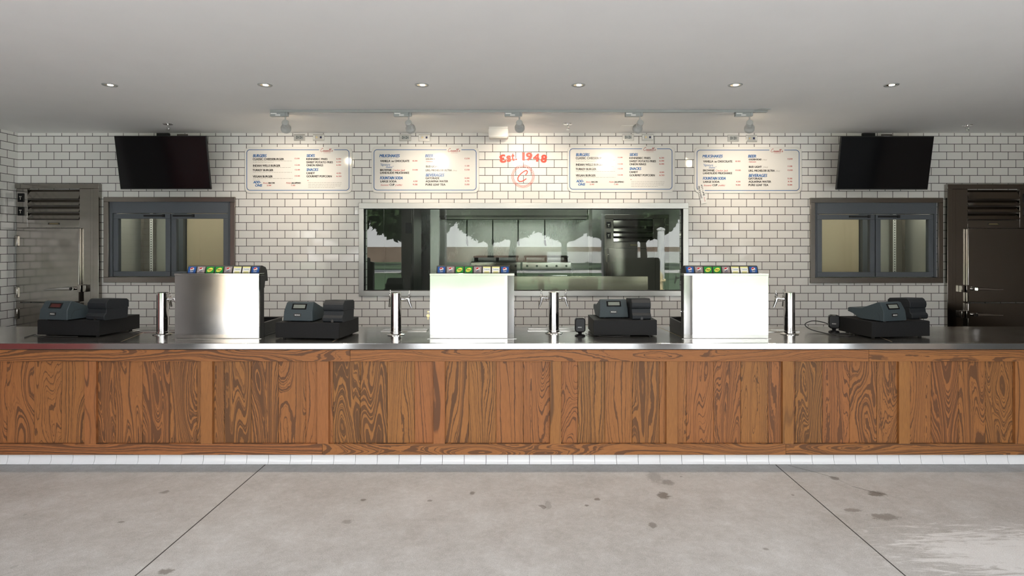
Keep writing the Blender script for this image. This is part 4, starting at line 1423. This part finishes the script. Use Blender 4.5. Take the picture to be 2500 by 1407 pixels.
def terminal(label, origin, rz, z, w=0.255, red_reflect=False):
    t = thing('register_terminal', label, 'cash register', (origin[0], origin[1], z), rz, group='slate register terminals')
    for sx in (-1, 1):
        for yy in (0.03, 0.22):
            MB().cyl((sx * (w / 2 - 0.045), yy, 0.0), (sx * (w / 2 - 0.045), yy, 0.008), 0.011, n=14).build('foot', M_BLACK, t)
    # shell: narrower towards the ridge, long slope down to the far side
    prof = [(0.0, 0.008), (0.006, 0.088), (0.042, 0.155), (0.062, 0.160), (0.215, 0.098), (0.335, 0.094), (0.352, 0.086), (0.345, 0.070), (0.352, 0.060), (0.300, 0.046), (0.235, 0.014), (0.215, 0.008)]
    n = len(prof)
    vs = []
    for s in (-1, 1):
        for y, zz in prof:
            tap = 1.0 - 0.10 * min(1.0, max(0.0, (zz - 0.02) / 0.14))
            vs.append((s * w / 2 * tap, y, zz))
    fs = [tuple(range(n)), tuple(range(2 * n - 1, n - 1, -1))] + [(i, (i + 1) % n, n + (i + 1) % n, n + i) for i in range(n)]
    MB().add(vs, fs).build('shell', M_SLATE, t, bevel=0.005, seg=3, angle=30)
    # customer display on the slanted face
    y0, z0, y1, z1 = 0.006, 0.088, 0.042, 0.155
    L = math.hypot(y1 - y0, z1 - z0)
    dy, dz = (y1 - y0) / L, (z1 - z0) / L
    def slab(m, a, b, lo, hi, f0, f1):
        pts = []
        for off in (lo, hi):
            for xx, ss in ((a, f0), (b, f0), (b, f1), (a, f1)):
                pts.append((xx, y0 + dy * ss - dz * off, z0 + dz * ss + dy * off))
        m.add(pts, [(0, 3, 2, 1), (4, 5, 6, 7), (0, 1, 5, 4), (1, 2, 6, 5), (2, 3, 7, 6), (3, 0, 4, 7)])
        return m
    bz = slab(MB(), -0.060, 0.064, 0.0, 0.003, 0.014, 0.064).build('display_bezel', M_BLACK_GLOSS, t, bevel=0.001)
    slab(MB(), -0.046, 0.052, 0.003, 0.0036, 0.024, 0.055).build('lcd', mat('lcd_red_reflection', (0.06, 0.008, 0.008, 1), 0.2) if red_reflect else M_LCD, bz)  # left-end screen: a red reflection is painted into its colour
    bd = MB().box(-0.034, 0.026, -0.0005, 0.0075, 0.044, 0.068).build('badge', M_INK, t)
    q = MB()
    write(q, 'MICROS', -0.026, 0.018, 0.0515, 0.0095, -0.0012)
    write(q, 'MICROS', -0.0253, 0.0187, 0.0515, 0.0095, -0.0014)
    q.build('badge_lettering', M_PAPER, bd)
    # seam round the side
    sm_ = MB()
    for s in (-1, 1):
        sm_.tube([(s * (w / 2 - 0.001), 0.035, 0.010), (s * (w / 2 - 0.004), 0.045, 0.05), (s * (w / 2 - 0.007), 0.07, 0.080), (s * (w / 2 - 0.008), 0.14, 0.088)], 0.0016, 6)
    sm_.build('seam', M_CHAR, t)
    return t


def printer(label, origin, rz, z, w=0.168):
    t = thing('receipt_printer', label, 'receipt printer', (origin[0], origin[1], z), rz, group='charcoal receipt printers')
    up = [(0.012, 0.092), (0.006, 0.100), (0.002, 0.118), (0.004, 0.142), (0.014, 0.154), (0.024, 0.168), (0.040, 0.176), (0.205, 0.166), (0.225, 0.150), (0.225, 0.092)]
    MB().prism(up, 'x', -w / 2, w / 2).build('cover', M_CHAR, t, bevel=0.003, angle=28)
    lo = [(0.0, 0.0), (-0.012, 0.010), (-0.014, 0.034), (-0.006, 0.048), (0.006, 0.056), (0.012, 0.092), (0.220, 0.092), (0.215, 0.0)]
    MB().prism(lo, 'x', -w / 2 + 0.002, w / 2 - 0.002).build('base', M_CHAR, t, bevel=0.003, angle=28)
    MB().prism([(-0.010, -0.0), (0.010, 0.0), (0.010, 0.018), (0.0, 0.028), (-0.010, 0.018)], 'y', -0.0150, -0.004).build('cable_slot', M_INK, t)
    return t


def local(c, rz, x, y):
    return (c[0] + x * math.cos(rz) - y * math.sin(rz), c[1] + x * math.sin(rz) + y * math.cos(rz))


ZD = ZT + (0.018 + 0.118) * S
REG = [(((90, 816), (242, 818)), 0.46, -0.02, -0.045, -0.155, -8, 0.140, -14, 'at the left end before the cooler door', True),
       (((671, 823.5), (829, 825)), 0.42, -0.03, 0.045, -0.075, -6, 0.105, -8, 'between the left dispenser and the kitchen window', False),
       (((1449, 817), (1604, 817)), 0.40, 0.0, 0.045, -0.125, 2, 0.105, 3, 'under the kitchen window beside the upright scanner', False),
       (((2122, 821), (2277, 820)), 0.41, 0.06, 0.045, 0.0, 10, 0.0, 8, 'at the right end below the fridge', False)]
for i, ((fl, fr), d, rz_, _, tx, trz, px_, prz, where, red_reflect) in enumerate(REG):
    c, w, rz = oriented(fl, fr, 0.018 * S)
    w /= S
    rz = (-0.10, -0.105, 0.0, 0.13)[i]
    drawer('flat black cash drawer ' + where, c, w * (1.0, 1.0, 1.0, 0.98)[i], rz, d)
    # terminal and printer stand where the photo shows their fronts
    TP = [(129, 783.5, 0.285), (727, 786.5, 0.252), (1499, 778, 0.25), (2186, 786.5, 0.252)][i]
    PP = [(235, 782, 0.19), (813, 787.5, 0.172), (1566, 781, 0.162), (2243, 779.5, 0.176)][i]
    TR = (-0.20, -0.10, 0.04, 0.33)[i]
    PR = (-0.22, -0.13, 0.05, 0.26)[i]
    for (px, py, ww), rr, fn in ((TP, TR, terminal), (PP, PR, printer)):
        Y = (CAMZ - ZD) * F / (py - CY)
        o = ((px - CX) / F * Y, Y)
        if fn is terminal:
            terminal('slate register terminal with a small customer display ' + where, o, rr, ZD, ww, red_reflect)
        else:
            printer('charcoal receipt printer ' + where, o, rr, ZD, ww)


# ------------------------------------------------------------------ scanners and their cables
def scanner(label, px, py, rz=0.0):
    X0, Y0 = on_counter(px, py)
    t = thing('barcode_scanner', label, 'scanner', (X0, Y0, ZT + 0.0008), rz, group='black upright scanners')
    MB().lathe([(0.044, 0.0), (0.044, 0.006), (0.036, 0.013), (0.018, 0.016)], (0, 0, 0), 32).build('stand_base', M_BLACK_GLOSS, t)
    MB().cyl((0, 0, 0.014), (0, 0, 0.034), 0.014, 0.018).build('neck', M_BLACK_GLOSS, t)
    q = MB()
    q.prism(q.rrect(-0.044, 0.044, 0.032, 0.152, 0.024, 8), 'y', -0.026, 0.030)
    q.build('head', M_BLACK_GLOSS, t, bevel=0.010, seg=4)
    l = MB()
    write(l, 'MICROS', -0.020, 0.012, 0.072, 0.008, -0.0268)
    l.build('badge_lettering', M_PAPER, t)
    return t


scanner('black upright barcode scanner on a round foot, beside the beer tower and register', 1416, 821)
scanner('black upright barcode scanner before the right end register, with a looped cable', 2036, 811.5, -0.3)


def bez(pts, n=10):
    """smooth curve through PTS"""
    P_ = [Vector(p) for p in pts]
    P_ = [P_[0] * 2 - P_[1]] + P_ + [P_[-1] * 2 - P_[-2]]
    out = []
    for i in range(1, len(P_) - 2):
        p0, p1, p2, p3 = P_[i - 1:i + 3]
        for k in range(n):
            t = k / n
            out.append(0.5 * ((2 * p1) + (-p0 + p2) * t + (2 * p0 - 5 * p1 + 4 * p2 - p3) * t * t + (-p0 + 3 * p1 - 3 * p2 + p3) * t ** 3))
    out.append(P_[-2])
    return out


def cc(px, py, h=0.005, z=None):
    X, Y = on_counter(px, py, h)
    return (X, Y, ZT + h)


S = 1.0
Ys = on_counter(2043, 808.5)[1] + 0.035
pts = [P(2040, 800, Ys), P(2012, 788, Ys + 0.02), P(1984, 784, Ys), P(1965.5, 792, Ys - 0.05), (cc(1978, 804, 0.02)), cc(2010, 813), cc(2040, 818), cc(2070, 821), cc(2086, 817.5), cc(2066, 814), cc(2040, 815)]
o = MB().tube(bez(pts), 0.0036, 8).build('scanner_cable', M_BLACK)
tag(o, 'thin black cable looping off the counter beside the right scanner', 'cable')
pts = [cc(1430, 815, 0.006), cc(1440, 818), cc(1462, 820.5), cc(1490, 821.5), cc(1515, 821.5), cc(1538, 820.5)]
o = MB().tube(bez(pts), 0.003, 8).build('scanner_cable', M_BLACK)
tag(o, 'thin black cable lying in front of the register under the kitchen window', 'cable')
pts = [cc(60, 824, 0.004), cc(75, 820, 0.004), cc(86, 818), cc(100, 821), cc(150, 822.5), cc(190, 822)]
o = MB().tube(bez(pts), 0.003, 8).build('register_cable', M_BLACK)
tag(o, 'thin black cable on the worktop in front of the left end register', 'cable')

# ------------------------------------------------------------------ kitchen behind the window
KX0, KX1, KY1, KZ = -2.7, 2.7, 9.56, 2.55
struct(MB().box(KX0, KX1, KY1, KY1 + 0.1, 0, KZ).build('wall_kitchen_back', M_KWALL))
struct(MB().box(KX0 - 0.1, KX0, YB + 0.12, KY1, 0, KZ).build('wall_kitchen_left', M_KWALL))
struct(MB().box(KX1, KX1 + 0.1, YB + 0.12, KY1, 0, KZ).build('wall_kitchen_right', M_KWALL))
struct(MB().box(KX0 - 0.1, KX1 + 0.1, YB + 0.12, KY1 + 0.1, KZ, KZ + 0.1).build('ceiling_kitchen', M_CEIL))
t = thing('exhaust_hood', 'wide stainless exhaust hood in the kitchen behind the window', 'hood', (0, 8.17, 1.93))
MB().box(WX(1062, 8.17), WX(1442, 8.17), 0, 0.03, 0.0, 0.54).box(WX(1062, 8.17), WX(1062, 8.17) + 0.03, 0.03, 1.37, 0, 0.54).box(WX(1442, 8.17) - 0.03, WX(1442, 8.17), 0.03, 1.37, 0, 0.54).build('canopy', M_STEEL, t, bevel=0.003)
MB().box(WX(1062, 8.17) + 0.03, WX(1442, 8.17) - 0.03, 0.34, 0.40, 0.001, 0.03).build('hose_rail', M_STEEL, t)
q = MB()
for i in range(8):
    xx = WX(1062, 8.17) + 0.06 + i * 0.24
    q.box(xx, xx + 0.22, 0.5, 0.56, 0.1, 0.5)
q.build('filter', M_KDARK, t)
MB().box(WX(1062, 8.17) + 0.04, WX(1442, 8.17) - 0.04, -0.004, 0.0, 0.02, 0.05).build('edge_strip', M_KDARK, t)
for i, px in enumerate((1140, 1203, 1265, 1330)):
    X0 = WX(px, 8.54)
    t = thing('spray_hose', 'dark hose hanging from the kitchen hood, %s from the left' % ('first', 'second', 'third', 'fourth')[i], 'hose', (X0, 8.54, 1.93), group='hoses hanging in the kitchen')
    MB().tube([(0, 0, 0.001), (0, 0, -0.30)], 0.008, 8).build('line', M_BLACK, t)
    MB().tube([(0, 0, -0.28), (0.004, -0.01, -0.33), (0.014, -0.02, -0.37)], [0.014, 0.017, 0.010], 10).build('nozzle', M_CHROME, t)
for i, (a, b) in enumerate(((1150, 1271), (1275, 1394))):
    Yk = 8.6
    x0, x1 = WX(a, Yk), WX(b, Yk)
    t = thing('kitchen_oven', 'dark steel oven %s in the kitchen behind the window' % ('on the left' if i == 0 else 'on the right'), 'oven', ((x0 + x1) / 2, Yk, 0), group='ovens in the kitchen')
    w2 = (x1 - x0) / 2
    MB().box(-w2, w2, 0, 0.75, 0.12, 1.33).build('body', M_KDARK, t, bevel=0.005)
    MB().box(-w2, w2, -0.03, 0, 1.22, 1.32).build('control_panel', M_STEEL, t, bevel=0.003)
    for s in (-0.8, -0.4, 0, 0.4, 0.8):
        MB().cyl((w2 * s, -0.05, 1.27), (w2 * s, -0.03, 1.27), 0.016, n=14).build('knob', M_BLACK, t)
    d = MB().box(-w2 + 0.03, w2 - 0.03, -0.03, 0, 0.66, 1.19).build('oven_door', M_KDARK, t, bevel=0.005)
    MB().cyl((-w2 + 0.06, -0.06, 1.13), (w2 - 0.06, -0.06, 1.13), 0.012, n=12).build('handle', M_CHROME, d)
    q = MB()
    for k_ in range(9):
        yy = 0.06 + k_ * 0.07
        q.box(-w2 + 0.03, w2 - 0.03, yy, yy + 0.02, 1.39, 1.41)
    for sx in (-w2 + 0.04, 0, w2 - 0.06):
        q.box(sx, sx + 0.02, 0.05, 0.65, 1.33, 1.39)
    q.build('grate', M_BLACK, t)
    for sx in (-w2 + 0.05, w2 - 0.05):
        for yy in (0.06, 0.69):
            MB().cyl((sx, yy, 0), (sx, yy, 0.12), 0.02, n=12).build('leg', M_STEEL, t)
t = thing('prep_counter', 'low stainless prep counter just inside the kitchen window', 'prep counter', (0, 6.66, 0))
x0, x1 = WX(1120, 6.66), WX(1582, 6.66)
MB().box(x0, x1, 0, 0.02, 0.8, WZ(675, 6.66)).build('backsplash', mat('warm_steel', (0.50, 0.45, 0.36, 1), 0.26, 1.0), t, bevel=0.003)
MB().box(x0, x1, 0.02, 0.7, 0.78, 0.80).build('top', M_STEEL_TOP, t)
for sx in (x0 + 0.03, x1 - 0.03):
    for yy in (0.06, 0.64):
        MB().cyl((sx, yy, 0), (sx, yy, 0.78), 0.02, n=12).build('leg', M_STEEL, t)
o = MB().box(WX(1437, 8.06), WX(1446, 8.06), 8.06, 8.11, 0, KZ).build('steel_post', M_STEEL, bevel=0.003)
tag(o, 'bright stainless post right of the hood in the kitchen', 'post')
o = MB().box(WX(1050, 7.74), WX(1072, 7.74), 7.74, 7.82, 0, KZ).build('steel_post', M_KWALL, bevel=0.003)
tag(o, 'broad stainless post left of the hood in the kitchen', 'post')
S = KF
walk_in('kitchen_cooler_door', 'louvred steel cooler with cream thermometer column in the kitchen, right of the hood', WX(1476, 7.84), 0, 7.84, 1.834, hand=1)
S = 1.0
t = thing('storage_cabinet', 'tall dark steel cabinet at the left side of the kitchen', 'cabinet', (WX(950, 7.74), 7.74, 0))
MB().box(-0.42, 0.32, 0, 0.6, 0.0, 2.2).build('body', M_KDARK, t, bevel=0.004)
MB().box(-0.40, -0.06, -0.02, 0, 0.1, 2.15).build('cabinet_door', M_KDARK, t, bevel=0.003)
MB().box(-0.04, 0.30, -0.02, 0, 0.1, 2.15).build('cabinet_door', M_KDARK, t, bevel=0.003)
MB().box(0.22, 0.30, -0.035, -0.02, 1.72, 1.86).build('control_box', M_BLACK, t)
for xx in (-1.0, 1.0):
    t = thing('kitchen_lamp', 'flat ceiling lamp in the kitchen %s' % ('to the left' if xx < 0 else 'to the right'), 'ceiling lamp', (xx, 7.3, KZ), group='kitchen ceiling lamps')
    MB().box(-0.45, 0.45, -0.12, 0.12, -0.05, -0.0005).build('housing', M_WHITE, t)
    MB().box(-0.43, 0.43, -0.10, 0.10, -0.055, -0.0505).build('diffuser', mat('kitchen_diffuser', (0.9, 0.95, 0.9, 1), 0.5, emit=(0.92, 1.0, 0.90, 1), estr=11.0), t)

# ------------------------------------------------------------------ outside, in front of the open bay
GR = noisy('lawn_green', (0.06, 0.10, 0.05, 1), (0.085, 0.13, 0.07, 1), 1.5, 0.9)
struct(MB().box(-60, 60, -70, -9.0, -0.2, -0.01).build('ground', GR))
struct(MB().box(-60, 60, -26.4, -22.8, -0.2, 0.02).build('path', mat('pale_path', (0.62, 0.60, 0.57, 1), 0.8)))
struct(MB().box(-60, 60, -47.6, -47, -0.2, 1.5).build('wall_garden', noisy('brown_garden_wall', (0.24, 0.17, 0.13, 1), (0.30, 0.22, 0.17, 1), 1.2, 0.9)))
struct(MB().box(2.5, 40, -44.2, -44, -0.2, 1.05).build('wall_white', mat('white_garden_wall', (0.80, 0.80, 0.79, 1), 0.7)))
struct(MB().box(-60, 60, -62, -58, -0.2, 1.45).build('hedge', noisy('far_hedge', (0.03, 0.05, 0.025, 1), (0.06, 0.09, 0.045, 1), 1.2, 0.9)))
M_BARK = noisy('bark', (0.055, 0.043, 0.034, 1), (0.09, 0.07, 0.055, 1), 8.0, 0.9, bump=0.5)
M_LEAF = noisy('leaf_green', (0.028, 0.055, 0.020, 1), (0.055, 0.09, 0.035, 1), 2.0, 0.7)


def tree(x, y, h0, h1, rad, seed, tr=0.2, lean=0.0):
    t = thing('tree', 'dark leafy tree across the lawn, mirrored in the kitchen window', 'tree', (x, y, 0), group='trees mirrored in the kitchen window')
    r = random.Random(seed)
    q = MB().tube([(0, 0, -0.05), (lean * 0.4, 0, h0 * 0.5), (lean, 0, h0), (lean, 0, (h0 + h1) / 2)], [tr * 1.2, tr, tr * 0.85, tr * 0.5], 12)
    for i in range(5):
        a = i * 1.26 + r.random()
        q.tube([(lean, 0, h0 * 0.85), (lean + math.cos(a) * rad * 0.35, math.sin(a) * rad * 0.35, h0 + 0.8), (lean + math.cos(a) * rad * 0.7, math.sin(a) * rad * 0.7, h0 + 1.8)], [tr * 0.5, tr * 0.35, tr * 0.15], 8)
    q.build('trunk', M_BARK, t)
    m = MB()
    for i in range(4200):
        while True:
            v = Vector((r.uniform(-1, 1), r.uniform(-1, 1), r.uniform(-1, 1)))
            if 0.25 < v.length < 1:
                break
        c = Vector((lean + v.x * rad, v.y * rad, (h0 + h1) / 2 + v.z * (h1 - h0) / 2))
        n = Vector((r.gauss(0, 1), r.gauss(0, 1), r.gauss(0, 1))).normalized()
        a = n.orthogonal().normalized() * r.uniform(0.18, 0.36)
        b = n.cross(a).normalized() * r.uniform(0.10, 0.20)
        m.add([c - a, c + b, c + a, c - b], [(0, 1, 2, 3)])
    m.build('crown', M_LEAF, t)


for i, (x, y, h0, h1, rad, tr, lean) in enumerate(((-5.6, -20.5, 1.8, 6.4, 2.8, 0.20, -0.4), (-11.5, -23, 2.2, 6.5, 2.9, 0.22, 0.2), (12, -21, 2.1, 6.4, 2.9, 0.22, 0.2), (6.2, -27, 2.0, 6.6, 2.9, 0.24, -0.2),
                                                     (-0.6, -25, 2.1, 6.8, 2.9, 0.24, 0.2), (18.5, -27, 2.2, 6.8, 3.0, 0.24, 0.0), (-18, -27, 2.2, 6.8, 3.0, 0.24, 0.0),
                                                     (-15, -36, 1.9, 7.0, 3.0, 0.24, 0.0), (-8.6, -37, 2.0, 7.2, 3.0, 0.26, 0.1), (-2.4, -35.5, 1.9, 7.0, 2.9, 0.24, 0.0), (3.6, -37, 2.0, 7.4, 2.9, 0.26, 0.0),
                                                     (9.8, -35, 2.0, 7.2, 3.0, 0.26, -0.1), (16.2, -37, 1.9, 7.0, 3.0, 0.24, 0.0))):
    tree(x, y, h0, h1, rad, 11 + i, tr, lean)

# things on the verge that the window mirrors
t = thing('fire_hydrant', 'cream fire hydrant outside, mirrored at the lower right of the kitchen window', 'fire hydrant', (4.92, -8.85, 0))
MB().lathe([(0.15, 0.0), (0.15, 0.03), (0.10, 0.04), (0.10, 0.44), (0.12, 0.45), (0.12, 0.48), (0.10, 0.49)], (0, 0, 0), 24).build('barrel', M_CREAM2 := mat('hydrant_cream', (0.72, 0.62, 0.36, 1), 0.5), t)
MB().lathe([(0.11, 0.49), (0.105, 0.55), (0.07, 0.61), (0.025, 0.63), (0.025, 0.67)], (0, 0, 0), 24).build('bonnet', M_CREAM2, t)
for d in ((1, 0, 0), (-1, 0, 0), (0, 1, 0)):
    v = Vector(d)
    MB().cyl(v * 0.08 + Vector((0, 0, 0.36)), v * 0.17 + Vector((0, 0, 0.36)), 0.055, n=16).cyl(v * 0.17 + Vector((0, 0, 0.36)), v * 0.20 + Vector((0, 0, 0.36)), 0.03, n=5).build('outlet_cap', M_CREAM2, t)
t = thing('white_post', 'white post on the verge, mirrored at the right of the kitchen window', 'post', (6.4, -15.0, -0.012))
MB().box(-0.16, 0.16, -0.16, 0.16, 0, 0.1).build('foot', MATS['white_garden_wall'], t, bevel=0.01)
MB().box(-0.13, 0.13, -0.13, 0.13, 0.1, 2.3).build('shaft', MATS['white_garden_wall'], t, bevel=0.01)
MB().prism([(-0.16, 2.3), (0.16, 2.3), (0.16, 2.36), (0, 2.44), (-0.16, 2.36)], 'y', -0.16, 0.16).build('cap', MATS['white_garden_wall'], t)
